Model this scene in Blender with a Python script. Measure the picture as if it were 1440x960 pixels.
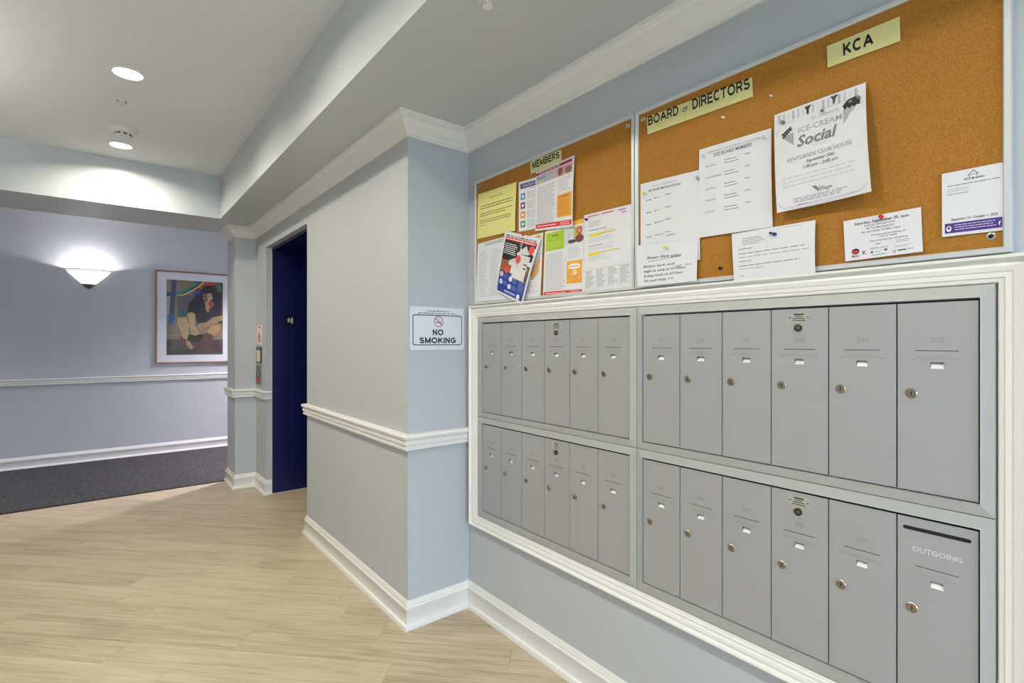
import bpy, math, random
from mathutils import Vector, Matrix
random.seed(7)
for o in list(bpy.data.objects): bpy.data.objects.remove(o)
SC = bpy.context.scene
COL = SC.collection

# ------------------------------------------------------------------ camera, world, light, exposure
CAM_H, YAW, FPX, HORIZ = 1.35, math.radians(38.81), 713.4, 480.7
cam = bpy.data.cameras.new('camera'); cam.lens = 36 * FPX / 1440; cam.sensor_width = 36; cam.shift_y = (HORIZ - 480) / 1440
cam.clip_start = .02
camo = bpy.data.objects.new('camera', cam); COL.objects.link(camo)
camo.location = (0, 0, CAM_H); camo.rotation_euler = (math.pi / 2, 0, -YAW); SC.camera = camo
SC.view_settings.view_transform = 'Standard'; SC.view_settings.look = 'None'; SC.view_settings.gamma = 1
SC.view_settings.use_curve_mapping = False
SC.view_settings.exposure = 0.12
SKY_STRENGTH = 11.0
SKY = (0.60, 0.77, 1.0)
DOWNLIGHT_W, DOWNLIGHT_COL = 13.0, (1.0, 0.93, 0.76)
LOBBY_FILL_W, LOBBY_FILL_COL = 38.0, (1.0, 0.94, 0.84)
SCONCE_W, SCONCE_COL = 19.0, (1.0, 0.95, 1.0)
CORRIDOR_FILL_W, CORRIDOR_FILL_COL = 42.0, (0.96, 0.87, 1.0)
w = bpy.data.worlds.new('sky'); SC.world = w; w.use_nodes = True
w.node_tree.nodes['Background'].inputs[0].default_value = (*SKY, 1)
w.node_tree.nodes['Background'].inputs[1].default_value = SKY_STRENGTH

def area_lamp(name, loc, rot, sx, sy, watts, colour, shape='RECTANGLE', portal=False, spread=0):
    l = bpy.data.lights.new(name, 'AREA'); l.shape = shape; l.size = sx; l.size_y = sy; l.energy = watts; l.color = colour
    if portal: l.cycles.is_portal = True
    if spread: l.spread = math.radians(spread)
    o = bpy.data.objects.new(name, l); COL.objects.link(o); o.location = loc; o.rotation_euler = rot
    return o
# daylight portal over the glazed entrance in the wall behind the camera (opening X -1.0..1.2, Z 0..2.2 at Y -2.2)
area_lamp('window_portal', (.1, -2.19, 1.15), (math.radians(90), 0, 0), 2.2, 2.1, 1, (1, 1, 1), portal=True).rotation_euler = (math.radians(90), 0, 0)

# ------------------------------------------------------------------ materials
def lin(c):
    f = lambda v: (v / 255 / 12.92) if v / 255 <= .04045 else ((v / 255 + .055) / 1.055) ** 2.4
    return tuple(f(v) for v in c)
MATS = {}
def mat(name, rgb, rough=.5, metal=0., spec=.5, bump=0., bscale=200., var=0., vscale=6., emit=None, estr=0.):
    if name in MATS: return MATS[name]
    m = bpy.data.materials.new(name); m.use_nodes = True; nt = m.node_tree; b = nt.nodes['Principled BSDF']
    c = lin(rgb); b.inputs['Base Color'].default_value = (*c, 1)
    b.inputs['Roughness'].default_value = rough; b.inputs['Metallic'].default_value = metal
    b.inputs['Specular IOR Level'].default_value = spec
    if emit: b.inputs['Emission Color'].default_value = (*emit, 1); b.inputs['Emission Strength'].default_value = estr
    tc = nt.nodes.new('ShaderNodeTexCoord')
    if var:
        n = nt.nodes.new('ShaderNodeTexNoise'); n.inputs['Scale'].default_value = vscale; n.inputs['Detail'].default_value = 4
        mx = nt.nodes.new('ShaderNodeMix'); mx.data_type = 'RGBA'
        mx.inputs[6].default_value = (*[v * (1 - var) for v in c], 1); mx.inputs[7].default_value = (*[min(1, v * (1 + var)) for v in c], 1)
        nt.links.new(tc.outputs['Object'], n.inputs['Vector']); nt.links.new(n.outputs['Fac'], mx.inputs[0]); nt.links.new(mx.outputs[2], b.inputs['Base Color'])
    if bump:
        n = nt.nodes.new('ShaderNodeTexNoise'); n.inputs['Scale'].default_value = bscale; n.inputs['Detail'].default_value = 3
        bp = nt.nodes.new('ShaderNodeBump'); bp.inputs['Strength'].default_value = bump; bp.inputs['Distance'].default_value = .002
        nt.links.new(tc.outputs['Object'], n.inputs['Vector']); nt.links.new(n.outputs['Fac'], bp.inputs['Height']); nt.links.new(bp.outputs[0], b.inputs['Normal'])
    MATS[name] = m; return m
WALL = mat('wall_paint', (179, 182, 184), .55, bump=.06, bscale=350, var=.015, vscale=3)
CEIL = mat('ceiling_paint', (224, 227, 230), .6, bump=.05, bscale=300)
SOFFIT = mat('soffit_paint', (194, 199, 202), .38, bump=.05, bscale=300)
WHITE = mat('trim_white', (224, 222, 215), .35, var=.01)
METAL = mat('mailbox_silver', (168, 168, 169), .5, metal=.35, bump=.03, bscale=500, var=.02, vscale=4)
FRAMEM = mat('mailbox_flange', (176, 177, 174), .55, metal=.3, bump=.03, bscale=400)
DARK = mat('dark_gap', (14, 14, 18), .8)
NICKEL = mat('worn_nickel', (168, 158, 140), .3, metal=1.)
BRASS = mat('darkened_brass', (92, 78, 50), .35, metal=1.)
CHROME = mat('screw_steel', (205, 205, 200), .2, metal=1.)
ALU = mat('board_aluminium', (205, 208, 208), .4, metal=.35)
BLUE = mat('elevator_blue_paint', (4, 12, 74), .38)
STEEL = mat('brushed_steel', (150, 150, 150), .3, metal=1.)
BLACK = mat('black_print', (16, 16, 18), .6)
PAPER = mat('white_paper', (226, 226, 230), .7)
PLASTW = mat('white_plastic', (225, 225, 222), .4)
RUBBER = mat('black_rubber', (16, 16, 18), .6)
CONC = mat('concrete', (150, 148, 142), .9, var=.1)

def cork():
    m = bpy.data.materials.new('cork'); m.use_nodes = True; nt = m.node_tree; b = nt.nodes['Principled BSDF']; b.inputs['Roughness'].default_value = .85
    tc = nt.nodes.new('ShaderNodeTexCoord'); n = nt.nodes.new('ShaderNodeTexNoise'); n.inputs['Scale'].default_value = 380; n.inputs['Detail'].default_value = 5
    n2 = nt.nodes.new('ShaderNodeTexNoise'); n2.inputs['Scale'].default_value = 5; n2.inputs['Detail'].default_value = 3
    r = nt.nodes.new('ShaderNodeValToRGB'); r.color_ramp.elements[0].position = .3; r.color_ramp.elements[1].position = .68
    r.color_ramp.elements[0].color = (*lin((146, 95, 22)), 1); r.color_ramp.elements[1].color = (*lin((180, 124, 38)), 1)
    mx = nt.nodes.new('ShaderNodeMix'); mx.data_type = 'RGBA'; mx.blend_type = 'MULTIPLY'; mx.inputs[0].default_value = .35
    r2 = nt.nodes.new('ShaderNodeValToRGB'); r2.color_ramp.elements[0].color = (.75, .7, .65, 1); r2.color_ramp.elements[1].color = (1, 1, 1, 1)
    nt.links.new(tc.outputs['Object'], n.inputs['Vector']); nt.links.new(tc.outputs['Object'], n2.inputs['Vector'])
    nt.links.new(n.outputs['Fac'], r.inputs[0]); nt.links.new(n2.outputs['Fac'], r2.inputs[0]); nt.links.new(r.outputs[0], mx.inputs[6]); nt.links.new(r2.outputs[0], mx.inputs[7])
    nt.links.new(mx.outputs[2], b.inputs['Base Color']); return m
CORK = cork()

def plank_material():
    m = bpy.data.materials.new('vinyl_plank'); m.use_nodes = True; nt = m.node_tree; b = nt.nodes['Principled BSDF']
    N, L = nt.nodes.new, nt.links.new
    tc = N('ShaderNodeTexCoord'); oi = N('ShaderNodeObjectInfo'); add = N('ShaderNodeVectorMath'); add.operation = 'MULTIPLY_ADD'
    comb = N('ShaderNodeCombineXYZ'); 
    for i in range(3): L(oi.outputs['Random'], comb.inputs[i])
    L(comb.outputs[0], add.inputs[0]); add.inputs[1].default_value = (37, 61, 23); L(tc.outputs['Object'], add.inputs[2])
    mp = N('ShaderNodeMapping'); mp.inputs['Scale'].default_value = (3.0, 75, 1); L(add.outputs[0], mp.inputs[0])
    n1 = N('ShaderNodeTexNoise'); n1.inputs['Scale'].default_value = 1; n1.inputs['Detail'].default_value = 6; n1.inputs['Roughness'].default_value = .65; L(mp.outputs[0], n1.inputs['Vector'])
    mp2 = N('ShaderNodeMapping'); mp2.inputs['Scale'].default_value = (2.6, 16, 1); L(add.outputs[0], mp2.inputs[0])
    n2 = N('ShaderNodeTexNoise'); n2.inputs['Scale'].default_value = 1; n2.inputs['Detail'].default_value = 4; L(mp2.outputs[0], n2.inputs['Vector'])
    mp3 = N('ShaderNodeMapping'); mp3.inputs['Scale'].default_value = (9, 190, 1); L(add.outputs[0], mp3.inputs[0])
    n3 = N('ShaderNodeTexNoise'); n3.inputs['Scale'].default_value = 1; n3.inputs['Detail'].default_value = 3; L(mp3.outputs[0], n3.inputs['Vector'])
    m1 = N('ShaderNodeMath'); m1.operation = 'MULTIPLY_ADD'; L(n1.outputs['Fac'], m1.inputs[0]); m1.inputs[1].default_value = .6
    m2 = N('ShaderNodeMath'); m2.operation = 'MULTIPLY_ADD'; L(n2.outputs['Fac'], m2.inputs[0]); m2.inputs[1].default_value = .42; L(m2.outputs[0], m1.inputs[2])
    m3 = N('ShaderNodeMath'); m3.operation = 'MULTIPLY_ADD'; L(oi.outputs['Random'], m3.inputs[0]); m3.inputs[1].default_value = .09
    m4 = N('ShaderNodeMath'); m4.operation = 'MULTIPLY_ADD'; L(n3.outputs['Fac'], m4.inputs[0]); m4.inputs[1].default_value = .20; m4.inputs[2].default_value = -.175
    L(m4.outputs[0], m3.inputs[2]); L(m3.outputs[0], m2.inputs[2])
    r = N('ShaderNodeValToRGB'); e = r.color_ramp.elements; e[0].position = .27; e[1].position = .70
    e[0].color = (*lin((150, 134, 110)), 1); e[1].color = (*lin((202, 187, 160)), 1); x = e.new(.49); x.color = (*lin((185, 169, 142)), 1)
    L(m1.outputs[0], r.inputs[0]); L(r.outputs[0], b.inputs['Base Color']); b.inputs['Roughness'].default_value = .42
    bp = N('ShaderNodeBump'); bp.inputs['Strength'].default_value = .12; bp.inputs['Distance'].default_value = .001; L(n1.outputs['Fac'], bp.inputs['Height']); L(bp.outputs[0], b.inputs['Normal'])
    return m
PLANK = plank_material()

def carpet_material():
    m = bpy.data.materials.new('carpet'); m.use_nodes = True; nt = m.node_tree; b = nt.nodes['Principled BSDF']; b.inputs['Roughness'].default_value = .95
    tc = nt.nodes.new('ShaderNodeTexCoord'); n = nt.nodes.new('ShaderNodeTexNoise'); n.inputs['Scale'].default_value = 75; n.inputs['Detail'].default_value = 5
    r = nt.nodes.new('ShaderNodeValToRGB'); r.color_ramp.elements[0].position = .35; r.color_ramp.elements[1].position = .7
    r.color_ramp.elements[0].color = (*lin((27, 28, 30)), 1); r.color_ramp.elements[1].color = (*lin((82, 82, 82)), 1)
    bp = nt.nodes.new('ShaderNodeBump'); bp.inputs['Strength'].default_value = .6; bp.inputs['Distance'].default_value = .004
    nt.links.new(tc.outputs['Object'], n.inputs['Vector']); nt.links.new(n.outputs['Fac'], r.inputs[0]); nt.links.new(r.outputs[0], b.inputs['Base Color'])
    nt.links.new(n.outputs['Fac'], bp.inputs['Height']); nt.links.new(bp.outputs[0], b.inputs['Normal']); return m
CARPET = carpet_material()

def clear_glass():
    m = bpy.data.materials.new('clear_glass'); m.use_nodes = True; nt = m.node_tree; nt.nodes.clear()
    o = nt.nodes.new('ShaderNodeOutputMaterial'); mx = nt.nodes.new('ShaderNodeMixShader'); f = nt.nodes.new('ShaderNodeFresnel'); f.inputs[0].default_value = 1.5
    t = nt.nodes.new('ShaderNodeBsdfTransparent'); g = nt.nodes.new('ShaderNodeBsdfGlossy'); g.inputs['Roughness'].default_value = .02
    gm = nt.nodes.new('ShaderNodeNewGeometry'); sb = nt.nodes.new('ShaderNodeMath'); sb.operation = 'SUBTRACT'; sb.inputs[0].default_value = 1; ml = nt.nodes.new('ShaderNodeMath'); ml.operation = 'MULTIPLY'
    nt.links.new(gm.outputs['Backfacing'], sb.inputs[1]); nt.links.new(f.outputs[0], ml.inputs[0]); nt.links.new(sb.outputs[0], ml.inputs[1]); nt.links.new(ml.outputs[0], mx.inputs[0]); nt.links.new(t.outputs[0], mx.inputs[1]); nt.links.new(g.outputs[0], mx.inputs[2]); nt.links.new(mx.outputs[0], o.inputs[0]); return m
GLASS = clear_glass()
def lamp_mat(name, col, s):
    return mat(name, (240, 240, 238), .4, emit=col, estr=s)

# ------------------------------------------------------------------ mesh helpers
class MB:
    def __init__(s): s.v, s.f, s.m = [], [], []
    def add(s, vs, fs, mi=0):
        n = len(s.v); s.v += [tuple(x) for x in vs]; s.f += [tuple(i + n for i in f) for f in fs]; s.m += [mi] * len(fs)
    def box(s, x0, y0, z0, x1, y1, z1, mi=0):
        x0, x1 = sorted((x0, x1)); y0, y1 = sorted((y0, y1)); z0, z1 = sorted((z0, z1))
        s.add([(x0, y0, z0), (x1, y0, z0), (x1, y1, z0), (x0, y1, z0), (x0, y0, z1), (x1, y0, z1), (x1, y1, z1), (x0, y1, z1)],
              [(0, 3, 2, 1), (4, 5, 6, 7), (0, 1, 5, 4), (1, 2, 6, 5), (2, 3, 7, 6), (3, 0, 4, 7)], mi); return s
    def lathe(s, prof, c, axis='-X', n=24, mi=0, mis=None):
        # prof: (radius, height along axis) ; c: centre
        c = Vector(c); A = {'-X': Vector((-1, 0, 0)), '-Z': Vector((0, 0, -1)), 'Z': Vector((0, 0, 1)), '-Y': Vector((0, -1, 0))}[axis]
        U = Vector((0, 0, 1)) if abs(A.x) + abs(A.y) > .5 else Vector((1, 0, 0)); V = A.cross(U)
        vs = []
        for r, h in prof:
            for k in range(n):
                a = 2 * math.pi * k / n; vs.append(c + A * h + U * r * math.cos(a) + V * r * math.sin(a))
        for i in range(len(prof) - 1):
            s.add([], [], 0)
        base = len(s.v); s.v += [tuple(x) for x in vs]
        for i in range(len(prof) - 1):
            for k in range(n):
                k2 = (k + 1) % n; s.f.append((base + i * n + k, base + i * n + k2, base + (i + 1) * n + k2, base + (i + 1) * n + k)); s.m.append(mis[i] if mis else mi)
        for i, flip in ((0, 1), (len(prof) - 1, 0)):
            if prof[i][0] > 1e-6:
                f = [base + i * n + k for k in range(n)]; s.f.append(tuple(reversed(f)) if flip else tuple(f)); s.m.append((mis[max(0, i - 1)] if mis else mi))
        return s
    def sweep(s, prof, path, mi=0, closed=False):
        # prof: (distance out to the left of the path, z); path: plan points
        n = len(path); P = [Vector(p) for p in path]; rings = []
        for i in range(n):
            a = P[i] - P[i - 1] if (i or closed) else P[1] - P[0]
            b = P[(i + 1) % n] - P[i] if (i < n - 1 or closed) else P[i] - P[i - 1]
            na = Vector((-a.y, a.x)).normalized(); nb = Vector((-b.y, b.x)).normalized(); m = (na + nb) / (1 + na.dot(nb))
            rings.append([(P[i].x + m.x * d, P[i].y + m.y * d, z) for d, z in prof])
        k = len(prof); vs = [p for r in rings for p in r]; fs = []
        for i in range(n if closed else n - 1):
            j = (i + 1) % n
            for q in range(k):
                q2 = (q + 1) % k; fs.append((i * k + q, j * k + q, j * k + q2, i * k + q2))
        if not closed: fs += [tuple(range(k)), tuple(reversed([(n - 1) * k + q for q in range(k)]))]
        s.add(vs, fs, mi); return s
    def build(s, name, mats, parent=None, loc=(0, 0, 0), smooth=False, bevel=0):
        me = bpy.data.meshes.new(name); me.from_pydata(s.v, [], s.f)
        for m in (mats if isinstance(mats, (list, tuple)) else [mats]): me.materials.append(m)
        me.polygons.foreach_set('material_index', s.m)
        if smooth: me.polygons.foreach_set('use_smooth', [True] * len(me.polygons))
        me.update()
        o = bpy.data.objects.new(name, me); COL.objects.link(o); o.location = loc
        if parent: o.parent = parent
        if smooth: me.set_sharp_from_angle(angle=math.radians(40))
        if bevel:
            b = o.modifiers.new('bevel', 'BEVEL'); b.width = bevel; b.segments = 2; b.limit_method = 'ANGLE'
        return o
def tag(o, label=None, cat=None, group=None, kind=None):
    if label: o['label'] = label
    if cat: o['category'] = cat
    if group: o['group'] = group
    if kind: o['kind'] = kind
    return o
def empty(name, loc):
    o = bpy.data.objects.new(name, None); COL.objects.link(o); o.location = loc; o.empty_display_size = .05; return o
def struct(name, mb, m, **k): return tag(mb.build(name, m, **k), kind='structure')

# ------------------------------------------------------------------ the setting
XM, XP, YS, XC, YC, YE, YF = 1.464, 1.118, 2.175, .94, 5.236, 5.6, 7.46      # planes read off the photograph
YD, YJ, ZH, XB = 3.70, 4.866, 2.188, 1.163                                   # elevator opening, head height, blue frame plane
ZS, ZT, XT, YT = 2.405, 2.765, .777, 4.955                                   # soffit, tray ceiling, tray edges
XL, YN, XTL, YTN = -1.3, -2.2, -1.3, -1.6
TOP = 2.9
struct('wall_right', MB().box(XM, YN - .1, 0, XM + .12, YS, TOP), WALL)
struct('wall_right_panel', MB().box(XP, YS, 0, 2.2, YD - .016, ZS + .01), WALL)
struct('wall_right_return', MB().box(XP, YD - .016, 0, XB, YD, ZS + .01), WALL)
struct('wall_right_head', MB().box(XP, YD, ZH, 1.7, YJ, ZS + .01), WALL)
struct('wall_right_end', MB().box(XP, YJ + .016, 0, 2.2, YC, ZS + .01), WALL)
struct('wall_right_end_return', MB().box(XP, YJ, 0, XB, YJ + .016, ZS + .01), WALL)
struct('wall_column', MB().box(XC, YC, 0, 4.2, YE, ZS + .01), WALL)
struct('wall_far', MB().box(-4.2, YF, 0, 4.2, YF + .1, TOP), WALL)
struct('wall_left', MB().box(XL - .1, YN - .1, 0, XL, YE, TOP).box(-4.2, YE - .1, 0, XL, YE, TOP), WALL)
struct('wall_corridor_end', MB().box(-4.3, YE - .1, 0, -4.2, YF + .1, TOP).box(4.2, YE - .1, 0, 4.3, YF + .1, TOP), WALL)
struct('wall_near', MB().box(XL, YN - .1, 0, -1.0, YN, TOP).box(1.2, YN - .1, 0, XM, YN, TOP).box(-1.0, YN - .1, 2.2, 1.2, YN, TOP), WALL)
struct('ceiling', MB().box(XL, YN, ZT, XM, YE, ZT + .1), CEIL)
def lsoff():
    m = MB()
    # ring of lowered ceiling round the tray, plus the slab over the alcove
    m.box(XT, YN, ZS, XM, YE, ZT); m.box(XTL, YT, ZS, XT, YE, ZT); m.box(XTL, YN, ZS, XT, YTN, ZT)
    m.box(XM, YS, ZS + .011, 4.2, YE, ZT)
    return m
struct('ceiling_soffit', lsoff(), SOFFIT)
struct('ceiling_corridor', MB().box(-4.2, YE, 2.82, 4.2, YF, 2.92), CEIL)
struct('ground_outside', MB().box(-14, -16, -.12, 14, YN - .1, -.02), CONC)

# floor of diagonal planks
fl = struct('floor', MB().box(XL - .05, YN - .1, -.08, 1.75, YE, -.006), mat('floor_underlay', (70, 62, 50), .9))
A = math.radians(-46); U = Vector((math.cos(A), math.sin(A))); V = Vector((-math.sin(A), math.cos(A)))
PW, PL, V0 = .1525, 1.22, 2.052
def clip(poly, x0, y0, x1, y1):
    for ax, lim, sg in ((0, x0, 1), (0, x1, -1), (1, y0, 1), (1, y1, -1)):
        out = []
        for i in range(len(poly)):
            p, q = poly[i - 1], poly[i]; dp, dq = (p[ax] - lim) * sg, (q[ax] - lim) * sg
            if (dp < 0) != (dq < 0): t = dp / (dp - dq); out.append((p[0] + t * (q[0] - p[0]), p[1] + t * (q[1] - p[1])))
            if dq >= 0: out.append(q)
        poly = out
        if not poly: return poly
    return poly
ANCH = {0: (.485, 2.55), 1: (.1726, 3.11), 3: (.1501, 3.565), 11: (.78, 4.653)}
def area(p): return abs(sum(p[i - 1][0] * p[i][1] - p[i][0] * p[i - 1][1] for i in range(len(p)))) / 2
for k in range(-32, 26):
    off = random.random() * PL
    if k in ANCH: a = ANCH[k]; off = a[0] * U.x + a[1] * U.y
    off %= PL
    for j in range(-9, 6):
        g = .0008; b0 = .0012
        u0, u1 = off + j * PL + g / 2, off + (j + 1) * PL - g / 2; v0, v1 = V0 + k * PW + g / 2, V0 + (k + 1) * PW - g / 2
        c = U * ((u0 + u1) / 2) + V * ((v0 + v1) / 2)
        outer = clip([tuple(U * u + V * v) for u, v in ((u0, v0), (u1, v0), (u1, v1), (u0, v1))], XL, YN, 1.7, YE - .012)
        if len(outer) < 3 or area(outer) < .004: continue
        cc = Vector((sum(p[0] for p in outer) / len(outer), sum(p[1] for p in outer) / len(outer)))
        if min(p[0] for p in outer) > XM and not (YD < cc.y < YJ): continue
        inner = []
        for p in outer:
            d = cc - Vector(p); inner.append(tuple(Vector(p) + d.normalized() * b0))
        loc = lambda p: ((Vector(p) - c).dot(U), (Vector(p) - c).dot(V))
        n = len(outer); m = MB()
        vs = [(*loc(p), -.006) for p in outer] + [(*loc(p), -.0006) for p in outer] + [(*loc(p), 0) for p in inner]
        fs = [tuple(range(2 * n, 3 * n))] + [(i, (i + 1) % n, n + (i + 1) % n, n + i) for i in range(n)] + [(n + i, n + (i + 1) % n, 2 * n + (i + 1) % n, 2 * n + i) for i in range(n)]
        m.add(vs, fs); o = m.build('plank', PLANK, fl, (c.x, c.y, 0)); o.rotation_euler = (0, 0, A)
tag(struct('floor_corridor', MB().box(-4.2, YE, -.06, 4.2, YF, .006), CARPET), 'dark grey speckled carpet of the corridor')
struct('trim_1', MB().box(XL, YE - .012, -.006, XC - .01, YE + .012, .008), RUBBER, bevel=.003)

BASE = [(0, 0), (.028, 0), (.028, .010), (.024, .020), (.014, .024), (.013, .084), (.016, .088), (.016, .098), (.011, .101), (.011, .113), (.007, .118), (.006, .127), (0, .128)]
RAIL = [(0, .836), (.012, .836), (.021, .842), (.022, .853), (.016, .857), (.016, .860), (.024, .866), (.025, .879), (.019, .884), (.019, .888), (.030, .894), (.033, .905), (.028, .913), (0, .915)]
FRAIL = [(d, z * 0.9 + .13) for d, z in RAIL]
CROWN = [(0, 2.318), (.010, 2.318), (.012, 2.326), (.018, 2.328), (.021, 2.338), (.030, 2.344), (.040, 2.354), (.050, 2.368), (.057, 2.380), (.064, 2.388), (.074, 2.390), (.078, 2.396), (.086, 2.397), (.087, ZS), (0, ZS)]
p1 = [(XM, YN), (XM, YS), (XP, YS), (XP, YD), (XB - .002, YD)]
p2 = [(XB - .002, YJ), (XP, YJ), (XP, YC), (XC, YC), (XC, YE), (2.6, YE)]
struct('baseboard_right', MB().sweep(BASE, p1), WHITE, smooth=True)
struct('baseboard_column', MB().sweep(BASE, p2), WHITE, smooth=True)
struct('baseboard_far', MB().sweep(BASE, [(4.2, YF), (-4.2, YF)]), WHITE, smooth=True)
struct('baseboard_left', MB().sweep(BASE, [(XL, YE), (XL, YN)]), WHITE, smooth=True)
struct('trim_2', MB().sweep(RAIL, [(XM, 2.140)] + p1[1:]), WHITE, smooth=True)
struct('trim_3', MB().sweep(RAIL, p2), WHITE, smooth=True)
struct('trim_4', MB().sweep(FRAIL, [(4.2, YF), (-4.2, YF)]), WHITE, smooth=True)
struct('trim_5', MB().sweep(RAIL, [(XL, YE), (XL, YN)]), WHITE, smooth=True)
struct('trim_6', MB().sweep(RAIL, [(XM, YN), (XM, .130)]), WHITE, smooth=True)
struct('trim_7', MB().sweep(CROWN, [(XM, YN), (XM, YS), (XP, YS), (XP, YC), (XC, YC), (XC, YE)]), WHITE, smooth=True)
struct('trim_8', MB().sweep(CROWN, [(XL, YE), (XL, YT)]), WHITE, smooth=True)

# glazed entrance behind the camera
def entrance():
    f = MB()
    for x in (-1.0, .07, 1.14): f.box(x, YN - .08, 0, x + .06, YN - .02, 2.2)
    f.box(-1.0, YN - .08, 2.14, 1.2, YN - .02, 2.2); f.box(-1.0, YN - .08, 0, 1.2, YN - .02, .1); f.box(-1.0, YN - .08, 1.0, 1.2, YN - .02, 1.05)
    for x in (-.465, .6): f.box(x, YN - .07, .1, x + .03, YN - .03, 2.14)
    w_ = struct('window_1', f, WHITE)
    MB().box(-.94, YN - .052, .1, 1.14, YN - .048, 2.14).build('pane', GLASS, w_)
entrance()

# ------------------------------------------------------------------ elevator
el = empty('elevator_entrance', (XB, (YD + YJ) / 2, 0)); tag(el, 'elevator entrance with a dark blue painted steel frame, set in the sage wall', 'elevator')
lx, ly = XB, (YD + YJ) / 2
def E_(mb, name, m, **k):
    mb.v = [(x - lx, y - ly, z) for x, y, z in mb.v]; return mb.build(name, m, el, **k)
E_(MB().box(XB, YJ - .016, 0, 1.62, YJ + .016, ZH), 'jamb', BLUE, bevel=.002)
E_(MB().box(XB, YD - .016, 0, 1.62, YD + .016, ZH), 'jamb', BLUE, bevel=.002)
E_(MB().box(XB, YD + .016, ZH - .025, 1.62, YJ - .016, ZH), 'head', BLUE, bevel=.002)
for a, b in ((YD + .016, (YD + YJ) / 2 - .001), ((YD + YJ) / 2 + .001, YJ - .016)):
    E_(MB().box(1.58, a, .006, 1.61, b, ZH - .025), 'door_panel', BLUE, bevel=.002)
E_(MB().box(1.50, YD + .016, 0, 1.62, YJ - .016, .005), 'sill', STEEL)
E_(MB().box(XB, YJ - .020, 0, 1.6, YJ - .016, .004), 'caulk_and_highlight', WHITE)
E_(MB().box(XB - .003, YJ - .020, 0, XB + .0015, YJ - .015, ZH - .01), 'caulk_and_highlight', WHITE)  # white strip standing in for the highlight down the frame's edge

# ------------------------------------------------------------------ text and printed pages
def glyphs(s, bold=0., shear=0., cache={}):
    k = (s, bold, shear)
    if k in cache: return cache[k]
    c = bpy.data.curves.new('t', 'FONT'); c.body = s; c.size = 1; c.offset = bold; c.shear = shear; c.resolution_u = 2; c.fill_mode = 'FRONT'
    o = bpy.data.objects.new('t', c); COL.objects.link(o); dg = bpy.context.evaluated_depsgraph_get(); me = o.evaluated_get(dg).to_mesh()
    vs = [(v.co.x, v.co.y) for v in me.vertices]; fs = [tuple(p.vertices) for p in me.polygons]
    o.evaluated_get(dg).to_mesh_clear(); bpy.data.objects.remove(o); bpy.data.curves.remove(c)
    if not vs: vs = [(0, 0)]
    x0 = min(v[0] for v in vs); x1 = max(v[0] for v in vs); vs = [(x - x0, y) for x, y in vs]
    cache[k] = (vs, fs, x1 - x0); return cache[k]
CAP = .70
def paint(c): return mat('paint_%d_%d_%d' % tuple(c), c, .6, var=.32, vscale=38)
def ink(c): return mat('ink_%d_%d_%d' % tuple(c), c, .6)
def _arc(cx, cy, rx, ry, a0, a1, n=12): return [(cx + rx * math.cos(math.radians(a0 + (a1 - a0) * k / n)), cy + ry * math.sin(math.radians(a0 + (a1 - a0) * k / n))) for k in range(n + 1)]
HEAVY = {   # skeletons of heavy grotesque capitals: (strokes, width)
    'A': ([[(0, 0), (.42, 1), (.84, 0)], [(.15, .32), (.69, .32)]], .84), 'B': ([[(0, 0), (0, 1)] + _arc(.40, .77, .25, .23, 90, -90) + [(0, .54)], [(.36, .54)] + _arc(.42, .27, .28, .27, 90, -90) + [(0, 0)]], .70),
    'C': ([_arc(.42, .5, .42, .5, 48, 312, 20)], .76), 'D': ([[(0, 0), (0, 1)] + _arc(.30, .5, .44, .5, 90, -90) + [(0, 0)]], .74), 'E': ([[(.62, 0), (0, 0), (0, 1), (.60, 1)], [(0, .52), (.55, .52)]], .62),
    'F': ([[(0, 0), (0, 1), (.58, 1)], [(0, .52), (.50, .52)]], .58), 'G': ([_arc(.44, .5, .44, .5, 48, 335, 20) + [(.84, .46), (.50, .46)]], .86), 'I': ([[(0, 0), (0, 1)]], .0),
    'K': ([[(0, 0), (0, 1)], [(0, .36), (.64, 1)], [(.22, .60), (.70, 0)]], .70), 'M': ([[(0, 0), (0, 1), (.42, .04), (.84, 1), (.84, 0)]], .84), 'N': ([[(0, 0), (0, 1), (.64, 0), (.64, 1)]], .64),
    'O': ([_arc(.46, .5, .46, .5, 90, 450, 28)], .92), 'R': ([[(0, 0), (0, 1)] + _arc(.42, .74, .27, .26, 90, -90) + [(0, .48)], [(.40, .48), (.68, 0)]], .69),
    'S': ([_arc(.34, .75, .29, .25, 20, 262, 14) + _arc(.34, .26, .34, .26, 82, -160, 14)], .68), 'T': ([[(0, 1), (.68, 1)], [(.34, 1), (.34, 0)]], .68), ' ': ([], .10)}
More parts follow.
